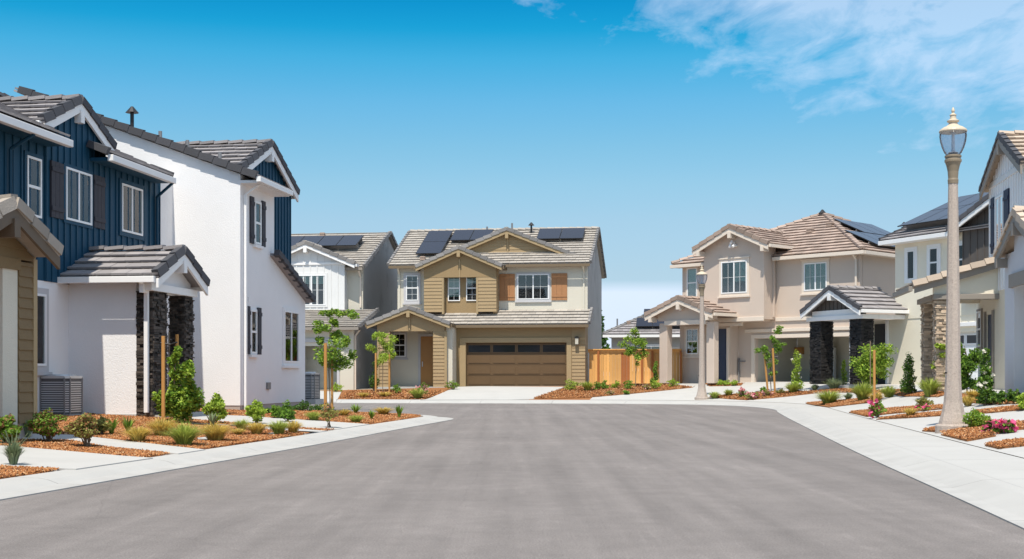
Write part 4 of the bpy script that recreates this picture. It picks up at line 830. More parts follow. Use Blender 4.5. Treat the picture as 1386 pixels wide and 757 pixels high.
for r in ((-32.3, -32.13, z0, 2.88), (-27.59, -27.45, z0, 2.88), (-32.13, -27.59, 2.73, 2.88)): box(mb, t, r[0], r[1], 45.24, 45.3, r[2], r[3])
h.put(mb, 'garage_trim', 'trim_beige')
mb = MB(); box(mb, t, -32.1, -27.6, 48.4, 48.5, z0, 3.3); box(mb, t, -32.2, -32.13, 45.5, 48.4, z0, 3.3); box(mb, t, -27.59, -27.5, 45.5, 48.4, z0, 3.3); box(mb, t, -32.2, -27.5, 45.5, 48.5, 3.3, 3.36)
box(mb, t, -32.2, -27.4, 45.5, 48.4, .74, z0); h.put(mb, 'open_garage', 'garage_beige')
mb = MB(); mb.tube((-30.2, 48.0, .85), (-30.2, 48.0, 2.35), .26, n=12); box(mb, t, -30.3, -30.1, 47.95, 48.1, 2.3, 2.8); h.put(mb, 'water_heater', 'garage_white')
mb = MB(); box(mb, t, -32.12, -31.75, 48.2, 48.4, 2.1, 2.4); h.put(mb, 'cabinet', 'door_orange')
window(h, t, -33.2, -31.89, 4.62, 5.96, 44.4, 'slider', 'trim_beige', .11, True, grid=True, inside='dark_in', blind=(.5, 1, .35, 1), head=True)
window(h, t, -29.72, -28.65, 4.62, 5.74, 45.32, 'slider', 'trim_beige', .11, True, grid=True, inside='curtain_dim', blind=(.0, 1, .0, 1), head=True)
window(h, t, -35.75, -35.2, 4.6, 5.9, 45.32, 'hung', 'trim_beige', .08, True, blind=(0, 1, 0, 1)); window(h, t, -35.33, -34.67, 2.1, 3.2, 44.72, 'hung', 'trim_beige', .1, True, grid=True, inside='dark_in')
door(h, t, -33.64, -33.14, z0, 3.15, 44.68, 'door_navy', -1); 
mb = MB(); box(mb, t, -33.12, -33.03, 44.62, 44.72, z0, 3.2); box(mb, t, -33.76, -33.66, 44.62, 44.72, z0, 3.2); h.put(mb, 'door_frame', 'trim_beige')
mb = MB(); z = 6.08; ah = .47
a0, a1, b0, b1 = -36.4, -26.85, 45.0, 54.2; hr = (b1-b0)/2; SLq = hr*math.sqrt(1+ah*ah)
tiles(mb, (a0, b0, z), (1, 0, 0), (0, 1, ah), [(0, 0), (a1-a0, 0), (a1-a0-hr, SLq), (hr, SLq)], .34, .36)
tiles(mb, (a1, b0, z), (0, 1, 0), (-1, 0, ah), [(0, 0), (b1-b0, 0), (b1-b0-hr, SLq), (hr, SLq)]); tiles(mb, (a0, b0, z), (0, 1, 0), (1, 0, ah), [(0, 0), (b1-b0, 0), (b1-b0-hr, SLq), (hr, SLq)]); tiles(mb, (a0, b1, z), (1, 0, 0), (0, -1, ah), [(0, 0), (a1-a0, 0), (a1-a0-hr, SLq), (hr, SLq)])
ro = h.put(mb, 'roof', 'tile_brown'); mb = MB(); zr = z+ah*hr+.06
caps(mb, (a1, b0, z+.08), (a1-hr, b0+hr, zr), .24, .08); caps(mb, (a0, b0, z+.08), (a0+hr, b0+hr, zr), .24, .08); caps(mb, (a0+hr, b0+hr, zr), (a1-hr, b0+hr, zr), .24, .08); caps(mb, (a1, b1, z+.08), (a1-hr, b0+hr, zr), .24, .08); h.put(mb, 'hip_tiles', 'tile_brown', ro)
mb = MB(); box(mb, t, -31.0, a1+.1, b0-.12, b0, z-.16, z-.02); box(mb, t, a0, -34.3, b0-.12, b0, z-.16, z-.02); box(mb, t, a1, a1+.12, b0, b1, z-.16, z-.02); h.put(mb, 'gutter', 'trim_beige', bevel=.01)
mb = MB(); box(mb, t, a0+.1, a1-.05, b0+.01, b0+.4, z-.14, z-.06); box(mb, t, a1-.4, a1-.02, b0+.4, b1, z-.14, z-.06); h.put(mb, 'soffit', 'trim_beige')
gable_roof(h, T(), -32.52, 1.92, 6.53, .44, 44.0, 48.5, tile='tile_brown', rake='rake_brown', board='trim_beige', ends=True)
gable_roof(h, T(), -34.25, 1.80, 3.75, .37, 42.75, 45.3, tile='tile_brown', rake='rake_brown', board='trim_beige', ends=True)
mb = MB()
for a, zz_ in ((-34.25, 4.02),): mb.tube((a, 43.1, zz_), (a, 42.95, zz_-.02), .05, n=8); mb.tube((a, 42.95, zz_), (a-.03, 42.9, zz_-.1), .06, n=8)
for a, zz_ in ((-32.55, 6.75), (-32.62, 6.6), (-32.44, 6.6)): mb.tube((a, 44.4, zz_), (a, 44.22, zz_), .05, n=8); mb.tube((a, 44.25, zz_+.04), (a, 44.15, zz_-.06), .055, n=8)
h.put(mb, 'security_light', 'vinyl')
downspout(h, t, -27.3, 45.3, .9, 6.1, 'trim_beige'); downspout(h, STREET_L(-31.1), 45.1, 0, 3.6, 6.3, 'beige_stucco', .1)
mb = MB(); box(mb, t, -32.95, -32.9, 45.2, 45.28, .95, 1.9); box(mb, t, -32.95, -32.6, 45.2, 45.26, 1.75, 1.8); h.put(mb, 'hose_pipe', 'metal_grey')
vent(h, (-30.8, 47.4, 7.25), .25, 'box'); vent(h, (-30.2, 48.0, 7.5), .25, 'box'); vent(h, (-31.6, 49.6, 8.25), .16, 'cap'); vent(h, (-28.2, 50.6, 6.9), .75, 'cap')
solar(h, (a1-.35, b0+1.6, z+ah*.35), (0, 1, 0), (-1, 0, ah), 6, 1, 1.05, 1.7, .16); solar(h, (a1-.35-1.6, b0+3.3, z+ah*1.95), (0, 1, 0), (-1, 0, ah), 3, 1, 1.05, 1.7, .16)
# ---------------------------------------------------------------- white house with the dark gabled porch
h = House('house', 65, -38, 35, .8, 'white two-storey house with black stone pillars under a grey gabled entry roof', 'house'); z0 = .82
mb = MB(); wall(mb, t, rect(-39.3, -31, 3.35, 6.4), 34.78); wall(mb, t, rect(-41.0, -36.4, z0, 3.35), 34.8); wall(mb, t, rect(-36.4, -31.5, 2.75, 3.35), 34.8); wall(mb, t, rect(-31.5, -30, z0, 3.35), 34.8); wall(mb, T((-39.3, 0), (0, 1), (1, 0)), rect(34.98, 42, 3.3, 6.4), 0); h.put(mb, 'wall', 'ivory_stucco')
mb = MB(); batten(mb, t, gw(-33.5, 2.05, 3.8, 2.45, 6.45, .47), 34.6, sp=.33); h.put(mb, 'gable_wall', 'dark_batten')
gable_roof(h, T(), -33.5, 2.45, 6.45, .47, 34.2, 38.5, tile='tile_grey', rake='rake_dark', board='trim_white', gutter=False)
mb = MB(); tiles(mb, (-39.7, 34.4, 6.42), (1, 0, 0), (0, 1, .42), [(0, 0), (9, 0), (9, 4.6), (0, 4.6)]); tiles(mb, (-39.7, 42.8, 6.42), (1, 0, 0), (0, -1, .42), [(0, 0), (9, 0), (9, 4.6), (0, 4.6)])
ro = h.put(mb, 'roof', 'tile_grey'); mb = MB(); caps(mb, (-39.72, 34.4, 6.44), (-39.72, 38.6, 8.2), .15, .14); h.put(mb, 'rake_tiles', 'rake_dark', ro)
mb = MB(); box(mb, t, -39.7, -35.95, 34.27, 34.4, 6.24, 6.4); h.put(mb, 'gutter', 'trim_white', bevel=.01); mb = MB(); box(mb, t, -39.6, -35.9, 34.41, 34.79, 6.24, 6.32); h.put(mb, 'soffit', 'trim_white')
solar(h, (-39.25, 34.95, 6.66), (1, 0, 0), (0, 1, .42), 5, 2, 1.05, 1.74, .30)
for a in (-38.62, -37.42, -35.98): window(h, t, a, a+.46 if a > -38 else a+.42, 4.84, 5.95, 34.78, 'hung' if a > -38 else 'fixed', 'trim_white', .13, False, inside='dark_in', blind=(0, 1, .5, 1) if a > -38 else (0, 1, .1, 1))
# entry porch
pillar(h, t, -42.05, -41.35, 32.82, 33.42, z0, 3.33, 'stone_black'); pillar(h, t, -39.62, -38.95, 32.82, 33.42, z0, 3.33, 'stone_black')
mb = MB(); box(mb, t, -39.74, -39.63, 32.9, 33.5, z0, 3.33); box(mb, t, -42.15, -38.75, 32.72, 33.5, 3.33, 3.5); box(mb, t, -38.88, -38.74, 33.5, 34.8, 3.33, 3.5); box(mb, t, -39.78, -39.66, 34.7, 34.8, z0, 3.33); box(mb, t, -37.1, -36.3, 34.7, 34.8, 3.0, 3.15); box(mb, t, -36.3, -31.4, 34.7, 34.8, 2.95, 3.1); h.put(mb, 'porch_beam', 'trim_white', bevel=.01)
mb = MB(); batten(mb, t, gw(-40.4, 1.45, 3.5, 1.78, 3.67, .5), 32.85, sp=.25); h.put(mb, 'porch_gable', 'dark_batten')
mb = MB(); box(mb, t, -41.85, -39.0, 32.78, 32.86, 3.5, 3.72); h.put(mb, 'frieze_board', 'trim_white')
gable_roof(h, T(), -40.4, 1.78, 3.67, .5, 32.45, 34.95, tile='tile_grey', rake='rake_dark', board='trim_white')
door(h, t, -40.47, -39.8, z0, 3.2, 34.77, 'door_black', -1)
garage_door(h, t, -36.35, -31.55, z0, 2.72, 34.95, 'garage_white', cols=8)
mb = MB(); box(mb, t, -41.3, -36.6, 33.3, 34.7, .6, .79); h.put(mb, 'porch_step', 'concrete')
# ---------------------------------------------------------------- right house
h = House('house', SW, 8, 35, .7, 'white board-and-batten house with tan stone porch pillars at the right edge', 'house'); z0 = .74
t8 = STREET_R(8.08)
mb = MB(); batten(mb, t8, gw(36.25, 2.15, 3.5, 2.42, 6.45, .47), 0, sp=.28); wall(mb, FRONT, rect(8.28, 14, 3.5, 6.4), 34.1, .2); h.put(mb, 'upper_wall', 'bright_siding')
gable_roof(h, STREET_R(7.84), 36.22, 2.42, 6.45, .47, 0, 6, tile='tile_tan', rake='rake_dark', board='trim_taupe', gutter=False, bboard=.2)
mb = MB(); box(mb, t8, 34.15, 38.45, -.04, -.0, 6.45, 6.6); h.put(mb, 'frieze_board', 'white_siding')
window(h, t8, 36.62, 37.58, 4.66, 6.1, 0, 'slider', 'white_siding', .05, False, blind=(.0, .5, 0, 1)); shutter(h, t8, 37.68, 38.12, 4.6, 6.15, 0, 'shutter_navy'); shutter(h, t8, 35.98, 36.52, 4.6, 6.15, 0, 'shutter_navy')
mb = MB(); wall(mb, t8, rect(34, 37.9, z0, 3.5), 0); wall(mb, t8, rect(37.9, 40.0, 2.9, 3.5), 0); wall(mb, t8, rect(38.85, 39.35, z0, 2.9), 0); wall(mb, t8, rect(39.35, 40.0, z0, 2.0), 0)
wall(mb, FRONT, [(6.35, 3.42), (8.1, 3.42), (8.1, 4.25), (6.35, 3.72)], 37.3, .15); wall(mb, FRONT, rect(6.5, 8.1, 3.3, 3.5), 39.75, .12); h.put(mb, 'porch_wall', 'ivory_stucco')
mb = MB(); box(mb, FRONT, 6.33, 8.22, 37.2, 37.45, 3.27, 3.42); box(mb, FRONT, 6.31, 6.5, 37.46, 39.9, 3.27, 3.42); h.put(mb, 'porch_beam', 'trim_taupe', bevel=.01)
pillar(h, FRONT, 6.42, 6.92, 37.3, 37.8, z0, 3.27, 'stone_tan'); pillar(h, FRONT, 6.42, 6.92, 39.3, 39.8, z0, 3.27, 'stone_tan')
mb = MB(); tiles(mb, (5.75, 37.05, 3.66), (0, 1, 0), (1, 0, .3), [(0, 0), (3.1, 0), (3.1, 2.45), (0, 2.45)]); ro = h.put(mb, 'roof', 'tile_tan'); mb = MB(); caps(mb, (5.75, 37.05, 3.68), (8.05, 37.05, 4.37), .2, .15); h.put(mb, 'rake_tiles', 'tile_tan', ro)
mb = MB(); mb.prism([(5.8, 37.08, 3.44), (8.05, 37.08, 4.12), (8.05, 37.08, 4.29), (5.8, 37.08, 3.61)], (0, .05, 0)); box(mb, FRONT, 5.64, 5.75, 37.05, 40.15, 3.5, 3.64); h.put(mb, 'rake_board', 'trim_taupe')
door(h, t8, 37.92, 38.83, z0, 2.9, .05, 'door_navy', -1); window(h, t8, 39.4, 39.95, 2.0, 3.05, -.01, 'hung', 'trim_taupe', .07, False, inside='dark_in')
mb = MB(); box(mb, t8, 38.84, 38.95, -.06, 0, z0, 3.0); box(mb, t8, 37.8, 37.91, -.06, 0, z0, 3.0); h.put(mb, 'door_frame', 'trim_taupe')
tn = STREET_R(6.5); mb = MB(); wall(mb, tn, rect(28.55, 29.4, .6, 3.7), 0); wall(mb, tn, [(26.1, 3.2), (28.55, 3.2), (28.55, 4.15), (27.75, 4.4), (26.1, 3.7)], 0); wall(mb, tn, rect(28.55, 29.4, 3.7, 3.78), 0); wall(mb, FRONT, rect(6.7, 8.3, .6, 3.8), 29.2, .2); wall(mb, STREET_R(8.3), rect(29, 34.1, z0, 3.8), 0); h.put(mb, 'garage_wall', 'pale_stucco')
mb = MB(); box(mb, tn, 26, 28.8, -.06, -.0, 3.02, 3.3); h.put(mb, 'garage_beam', 'trim_taupe'); mb = MB(); box(mb, tn, 26, 28.55, .6, .65, .6, 3.1); h.put(mb, 'garage_door', 'garage_beige')
gable_roof(h, STREET_R(6.3), 27.75, 1.74, 3.77, .42, 0, 3.6, tile='tile_tan', rake='tile_tan', board='trim_taupe', gutter=False, ends=True)
mb = MB(); tiles(mb, (6.9, 29.0, 3.72), (0, 1, 0), (1, 0, .3), [(0, 0), (6.4, 0), (6.4, 1.4), (0, 1.4)]) if False else None
# ---------------------------------------------------------------- fence
def fence():
    fc = bpy.data.objects.new('fence', None); COL.objects.link(fc); hh = House.__new__(House); hh.k = 1; hh.c, hh.s = math.cos(S84), math.sin(S84); hh.o = (-5.4, 62.5, .6); hh.e = fc
    X, Y = hh.xy(-5.4, 62.5); fc.location = (X, Y, .6); fc.rotation_euler = (0, 0, -S84); tag(fc, 'golden cedar board fence between the tan house and the beige house', 'fence')
    u = -5.45; k = 0
    mb = MB(); md = MB()
    while u < -1.05:
        w = .14; box(md if k in (11, 12, 13) else mb, FRONT, u+.003, u+w-.003, 62.5+(.012 if k % 2 else 0), 62.53+(.012 if k % 2 else 0), .55, 2.28); u += w; k += 1
    hh.put(mb, 'board', 'cedar'); hh.put(md, 'board', 'cedar_dark', label='darker stained boards')
    for u in (-5.05, -2.95, -2.45, -1.1):
        mb = MB(); box(mb, FRONT, u, u+.1, 62.38, 62.48, .5, 2.36); hh.put(mb, 'post', 'cedar_dark')
    mb = MB(); box(mb, FRONT, -5.5, -1.0, 62.40, 62.64, 2.40, 2.45); box(mb, FRONT, -5.5, -1.0, 62.47, 62.499, 2.28, 2.398); hh.put(mb, 'cap_rail', 'cedar')
    mb = MB(); box(mb, FRONT, -5.5, -1.0, 62.46, 62.499, .55, .7); hh.put(mb, 'kick_board', 'cedar_dark')
fence()
# ---------------------------------------------------------------- street lamps
def street_lamp(x, y, z, label, src=None):
    if src:
        e = src.copy(); COL.objects.link(e); e.location = (x, y, z); e['label'] = label
        for ch in src.children:
            c = ch.copy(); COL.objects.link(c); c.parent = e
            for g in ch.children: d = g.copy(); COL.objects.link(d); d.parent = c
        return e
    e = bpy.data.objects.new('street_lamp', None); COL.objects.link(e); e.location = (x, y, z); tag(e, label, 'street lamp', 'concrete street lamps along the sidewalk')
    mb = MB(); mb.lathe([(.245, .10), (.235, .16), (.19, .32), (.157, .5), (.140, .75), (.130, 1.0), (.082, 4.29)], 8); post = mb.build('post', 'lamp_conc', e, bevel=.008)
    mb = MB(); mb.lathe([(.30, -.15), (.30, .085), (.285, .11), (.25, .115)], 16); mb.build('base', 'lamp_conc', post)
    mb = MB(); mb.tube((-.128, -.05, 1.0), (-.16, -.06, 1.0), .014, n=6); mb.build('bolt', 'metal_black', post)
    mb = MB(); mb.lathe([(.086, 4.27), (.090, 4.33), (.082, 4.36), (.090, 4.48), (.112, 4.58), (.132, 4.635), (.142, 4.645), (.142, 4.68), (.128, 4.69), (.128, 4.72), (.140, 4.725), (.140, 4.75), (.11, 4.77)], 24); mb.build('collar', 'lamp_bronze', e)
    mb = MB(); mb.lathe([(.110, 4.76), (.145, 4.80), (.185, 4.89), (.214, 4.99), (.228, 5.09), (.222, 5.17)], 28); mb.build('globe', 'globe', e, smooth=True)
    mb = MB(); mb.lathe([(.05, 4.76), (.09, 4.80), (.03, 4.83), (.025, 5.12), (.05, 5.13), (.05, 5.15)], 12); mb.build('lamp_holder', 'metal_light', e)
    mb = MB(); mb.lathe([(r_*.94, 5.155+(z_-5.325)*.93) for r_, z_ in [(.245, 5.325), (.25, 5.345), (.235, 5.375), (.17, 5.42), (.12, 5.44), (.085, 5.47), (.075, 5.50), (.105, 5.52), (.11, 5.54), (.06, 5.57), (.05, 5.63), (.065, 5.645), (.045, 5.66), (.02, 5.685), (.032, 5.72), (.028, 5.745), (.008, 5.79)]], 24); mb.build('cap', 'lamp_cap', e)
    return e
p = at(1290, 584); L1 = street_lamp(p[0], p[1], p[2]+.01, 'tall concrete street lamp with glass globe beside the pink roses on the right')
p = at(950, 541); street_lamp(p[0], p[1], p[2], 'farther concrete street lamp in front of the beige stucco house', L1)
# ---------------------------------------------------------------- air conditioners
def condenser(u, v, z, label, src=None, hgt=.84, w=.66):
    X, Y = suv(u, v)
    if src:
        e = src.copy(); COL.objects.link(e); e.location = (X, Y, z); e['label'] = label
        for ch in src.children: c = ch.copy(); COL.objects.link(c); c.parent = e
        return e
    e = bpy.data.objects.new('air_conditioner', None); COL.objects.link(e); e.location = (X, Y, z); e.rotation_euler = (0, 0, -S84); tag(e, label, 'air conditioner', 'condenser units beside the houses')
    mb = MB(); r = w/2; pr = [(-r+.08, -r), (r-.08, -r), (r, -r+.08), (r, r-.08), (r-.08, r), (-r+.08, r), (-r, r-.08), (-r, -r+.08)]
    mb.prism([(x*.96, y*.96, .05) for x, y in pr], (0, 0, hgt-.12)); mb.build('casing', 'ac_dark', e)
    mb = MB(); z_ = .1
    while z_ < hgt-.12: mb.prism([(x, y, z_) for x, y in pr], (0, 0, .018)); z_ += .045
    mb.build('louvres', 'metal_light', e)
    for x, y in pr:
        mb = MB(); mb.prism([(x*1.01-.012, y*1.01-.012, .05), (x*1.01+.012, y*1.01-.012, .05), (x*1.01+.012, y*1.01+.012, .05), (x*1.01-.012, y*1.01+.012, .05)], (0, 0, hgt-.1)); mb.build('corner_post', 'metal_grey', e)
    mb = MB(); mb.prism([(x*1.03, y*1.03, hgt-.07) for x, y in pr], (0, 0, .05))
    for k in range(4): mb.lathe([(.30-.065*k, hgt-.02), (.285-.065*k, hgt+.01)], 20)
    for k in range(6): a = k*math.pi/6; mb.tube((-.3*math.cos(a), -.3*math.sin(a), hgt+.0), (.3*math.cos(a), .3*math.sin(a), hgt+.0), .008, n=4)
    mb.build('top_grille', 'metal_light', e)
    mb = MB(); mb.prism([(-r-.08, -r-.08, -.1), (r+.08, -r-.08, -.1), (r+.08, r+.08, -.1), (-r-.08, r+.08, -.1)], (0, 0, .15)); mb.build('pad', 'concrete', e)
    return e
a1_ = condenser(-12.78, 24.4, .33, 'grey air conditioner standing against the white wall beside the tan porch')
condenser(-11.55, 36.75, .42, 'grey air conditioner behind the far corner of the blue and white house', a1_)
# ---------------------------------------------------------------- plants
def quads(name, C, size, mat_, parent=None, seed=0, elong=1.7, up=.25):
    """a cloud of folded leaves: two triangles-pairs each, random facing"""
    r = np.random.default_rng(seed); n = len(C); d = r.normal(size=(n, 3)); d[:, 2] = d[:, 2]*.6-.1; d /= np.linalg.norm(d, axis=1)[:, None]
    w = np.cross(d, r.normal(size=(n, 3))); w /= np.linalg.norm(w, axis=1)[:, None]; nn = np.cross(d, w); s = size*(.6+.8*r.random(n))[:, None]
    L = d*s*elong/2; Wv = w*s/2; Fd = nn*s*.18
    V = np.stack([C-L, C+Wv+Fd, C+L, C-Wv+Fd, C+Fd*-.3], 1).reshape(-1, 3); b = np.arange(n)*5
    F = np.concatenate([np.stack([b, b+1, b+4], 1), np.stack([b+1, b+2, b+4], 1), np.stack([b+2, b+3, b+4], 1), np.stack([b+3, b, b+4], 1)])
    me = fastmesh(name, V, F); o = bpy.data.objects.new(name, me); COL.objects.link(o); me.materials.append(M[mat_])
    if parent: o.parent = parent
    return o
def root(name, pos, label, cat, group=None):
    e = bpy.data.objects.new(name, None); COL.objects.link(e); e.location = pos; e.empty_display_size = .2; return tag(e, label, cat, group)
def grass(px, py, hh, ww, m, label, seed, n=240, wisps=0, name='grass_clump', cat='grass clump', lean=.55, bw=.009):
    x, y, z = at(px, py); s = y/FP; H = hh*s*1.08; Wd = ww*s*1.75; n = int(n*2.0); r = np.random.default_rng(seed); e = root(name, (x, y, z+.02), label, cat)
    v = []; f = []
    for i in range(n):
        a = r.random()*6.283; rr = r.random()**.6; l = H*(.65+.5*r.random()); out = Wd/2*(rr*.95+.1)*(.7+.5*r.random()); b0 = np.array([math.cos(a), math.sin(a)])*Wd*.14*r.random(); d = np.array([math.cos(a), math.sin(a)]); pw = max(bw, bw*y/22)
        t = np.array([-d[1], d[0]])*pw/2*(.8+.5*r.random()); hz = l*math.sqrt(max(.15, 1-(rr*lean)**2)); k = len(v)
        for q, wq in ((0, 1), (.4, .95), (.75, .7)):
            c = b0+d*out*q**1.7; zq = hz*(q*1.25-.25*q*q-(.28*rr*q**4)); v += [(c[0]-t[0]*wq, c[1]-t[1]*wq, zq), (c[0]+t[0]*wq, c[1]+t[1]*wq, zq)]
        c = b0+d*out; v.append((c[0], c[1], hz*(1-.30*rr))); f += [(k, k+1, k+3, k+2), (k+2, k+3, k+5, k+4), (k+4, k+5, k+6)]
    me = bpy.data.meshes.new('blades'); me.from_pydata(v, [], f); me.update(); o = bpy.data.objects.new('blades', me); COL.objects.link(o); o.parent = e; me.materials.append(M[m])
    if wisps and y < 30:
        mb = MB()
        for i in range(wisps):
            a = r.random()*6.283; o_ = Wd*(.3+.5*r.random()); l = H*(.95+.5*r.random()); p0 = (0, 0, 0); p1 = (math.cos(a)*o_*.4, math.sin(a)*o_*.4, l*.65); p2 = (math.cos(a)*o_, math.sin(a)*o_, l)
            mb.tube(p0, p1, .0018*max(1, y/22), n=3); mb.tube(p1, p2, .0018*max(1, y/22), .004*max(1, y/22), n=3)
        mb.build('seed_stalks', 'grass_gold' if m != 'grass_blue' else 'grass_blue', e)
    return e
def bush(px, py, hh, ww, m, label, seed, n=None, leaf=.05, bare=.15, m2=None, f2=.25, flowers=None, nf=0, fs=.05, name='shrub', cat='shrub', shape='round', stems=6, elong=1.7, lobes=7):
    x, y, z = at(px, py); s = y/FP; H = hh*s*1.04; Wd = ww*s*1.12; r = np.random.default_rng(seed); e = root(name, (x, y, z+.01), label, cat)
    n = n or int(min(1500, max(170, hh*ww*.85))); leaf = max(leaf*.72, 1.35*s); n = int(n*1.5)
    cs = []
    for k in range(lobes):
        t = (k+.5)/lobes; zc = H*(bare+(1-bare)*t)*.93; prof = math.sin(math.pi*min(1, .22+.70*t)) if shape == 'round' else (.75-.45*t if shape == 'cone' else .62+.3*math.sin(7*t))
        a = r.random()*6.283; q = Wd/2*prof*.55*r.random()**.5; cs.append((math.cos(a)*q, math.sin(a)*q, zc, Wd/2*prof*(.55+.35*r.random()), H*(1-bare)/lobes*(.8+.6*r.random())))
    cs = np.array(cs); w = cs[:, 3]**2*cs[:, 4]; ki = r.choice(lobes, n, p=w/w.sum()); d = r.normal(size=(n, 3)); d /= np.linalg.norm(d, axis=1)[:, None]; rad = (.35+.75*r.random(n)**.6)[:, None]
    C = cs[ki][:, :3]+d*rad*np.stack([cs[ki, 3], cs[ki, 3], cs[ki, 4]], 1); C[:, 2] = np.clip(C[:, 2], H*bare*.6, H*1.05)
    mb = MB()
    for k in range(stems):
        c = cs[r.integers(lobes)]; b = (r.normal()*.03, r.normal()*.03, -.03); mid = (c[0]*.45+r.normal()*.03, c[1]*.45, c[2]*.5); mb.tube(b, mid, .012*max(1, y/30), .008*max(1, y/30), n=5); mb.tube(mid, tuple(c[:3]), .008*max(1, y/30), .003*max(1, y/30), n=5)
    mb.build('stem', 'bark', e)
    if m2:
        k = r.random(n) < f2; quads('foliage', C[~k], leaf, m, e, seed, elong); quads('foliage', C[k], leaf, m2, e, seed+1, elong)['label'] = 'differently coloured leaf tips'
    else: quads('foliage', C, leaf, m, e, seed, elong)
    if flowers:
        out = C[r.choice(n, nf)]; out = out*np.array([1.12, 1.12, 1.1]); P = np.concatenate([c+r.normal(size=(7, 3))*fs*.33 for c in out]); quads('blossoms', P, max(fs, 1.9*s), flowers, e, seed+3, 1.0)
    return e
def strap(px, py, hh, ww, label, seed, n=34, m='leaf_green', name='strap_leaf_plant', cat='plant'):
    x, y, z = at(px, py); s = y/FP; H = hh*s; Wd = ww*s; r = np.random.default_rng(seed); e = root(name, (x, y, z+.01), label, cat); v = []; f = []
    for i in range(n):
        a = r.random()*6.283; d = np.array([math.cos(a), math.sin(a)]); out = Wd/2*(.25+.8*r.random()); l = H*(.6+.45*r.random()); w = max(.016, .016*y/26); t = np.array([-d[1], d[0]])*w; b = d*Wd*.08*r.random(); k = len(v)
        for q, wq in ((0, .7), (.35, 1), (.7, .8)):
            c = b+d*out*q**1.5; v += [(c[0]-t[0]*wq, c[1]-t[1]*wq, l*q), (c[0]+t[0]*wq, c[1]+t[1]*wq, l*q)]
        c = b+d*out; v.append((c[0], c[1], l*(.95))); f += [(k, k+1, k+3, k+2), (k+2, k+3, k+5, k+4), (k+4, k+5, k+6)]
    me = bpy.data.meshes.new('leaves'); me.from_pydata(v, [], f); me.update(); o = bpy.data.objects.new('leaves', me); COL.objects.link(o); o.parent = e; me.materials.append(M[m]); return e
def young_tree(px, py, clumps, m, label, seed, trunk_top, leaf=.07, name='young_tree', lean=0, m2=None, n=260, tr=.02, depth=.8):
    """clumps: (centre column, centre row, width, height) as seen; each becomes a leafy mass of real depth round the trunk"""
    x, y, z = at(px, py); s = y/FP; r = np.random.default_rng(seed); e = root(name, (x, y, z), label, 'tree'); mb = MB(); top = (py-trunk_top)*s
    pts = [(0, 0, -.05)]; k = 5
    for i in range(1, k+1): pts.append((lean*i/k*top+r.normal()*.025, r.normal()*.03, top*i/k))
    for i in range(k): mb.tube(pts[i], pts[i+1], tr*(1-.13*i), tr*(1-.13*(i+1)), n=6)
    mb.build('trunk', 'bark', e); lb = MB(); cen = []; lb.tube(pts[1], pts[3], tr*.5, tr*.5, n=5); lb.tube(pts[3], pts[4], tr*.5, tr*.4, n=5)
    for cx, cy, w, h_ in clumps:
        X0 = (cx-px)*s; Z0 = (py-cy)*s; W2 = w*s/2; H2 = h_*s/2; nn_ = int(n*1.35*min(2.2, max(.35, w*h_/380.)))
        Y0 = r.normal()*.12; lb.tube(tuple(np.array(pts[1])+(np.array(pts[4])-np.array(pts[1]))*min(1, max(0, (Z0-H2*.3-pts[1][2])/(pts[4][2]-pts[1][2])))), (X0, Y0, Z0), .012, .004, n=5)
        sub_ = max(3, int(w*h_/110)); sc = r.normal(size=(sub_, 3))*np.array([.52, .52*depth, .52])*np.array([W2, W2, H2])+np.array([X0, Y0, Z0])
        for q in sc: lb.tube((X0, Y0, Z0), tuple(q), .006, .003, n=4)
        ki = r.integers(sub_, size=nn_); d = r.normal(size=(nn_, 3)); d /= np.linalg.norm(d, axis=1)[:, None]
        cen.append(sc[ki]+d*(r.random(nn_)**.5)[:, None]*np.array([W2, W2*depth, H2])*.72)
    lb.build('limb', 'bark', e); C = np.concatenate(cen); L = max(leaf*.72, 1.5*s)
    if m2: k_ = r.random(len(C)) < .4; quads('crown', C[~k_], L, m, e, seed, 1.9); quads('crown', C[k_], L, m2, e, seed+1, 1.9)['label'] = 'lighter new leaves of the crown'
    else: quads('crown', C, L, m, e, seed, 1.9)
    return e
def stake(px, py, top, label, tilt=0, r=.032, m='stake'):
    r = min(r, .043)
    x, y, z = at(px, py); H = (py-top)*y/FP; e = MB(); e.tube((0, 0, -.1), (tilt*H, 0, H), r, n=8); o = e.build('tree_stake', m); o.location = (x, y, z); return tag(o, label, 'stake', 'wooden stakes beside young trees')
def tie(st, z, w):
    mb = MB(); x0 = 0
    mb.tube((x0-.05, -.01, z), (w*.5, .03, z-.03), .018, n=5); mb.tube((w*.5, .03, z-.03), (w, .0, z+.01), .018, n=5); mb.build('tie', 'metal_black', st)
# -- left beds
grass(18, 631, 30, 20, 'grass_blue', 'blue-green grass clump beside the left kerb at the left edge', 11, 260, 26)
bush(9, 603, 38, 34, 'leaf_green', 'round green shrub at the left edge below the tan porch', 12, m2='leaf_red', f2=.2)
strap(38, 594, 32, 34, 'thin dark grassy leaves at the foot of the tan porch corner', 13, 40, 'grass_blue')
bush(66, 600, 44, 44, 'leaf_green', 'reddish-tipped shrub in front of the air conditioner', 14, bare=.3, m2='leaf_red', f2=.35, stems=12, leaf=.04)
bush(119, 607, 45, 42, 'leaf_olive', 'reddish-tipped shrub with bare stems in front of the white porch wall', 15, bare=.35, m2='leaf_red', f2=.3, stems=14, leaf=.04)
strap(151, 589, 24, 24, 'left one of two upright strap-leaf plants before the porch wall', 16); strap(174, 588, 26, 28, 'right one of two upright strap-leaf plants before the porch wall', 17)
bush(137, 590, 26, 22, 'leaf_olive', 'small olive shrub just left of the strap-leaf plants', 18, leaf=.035)
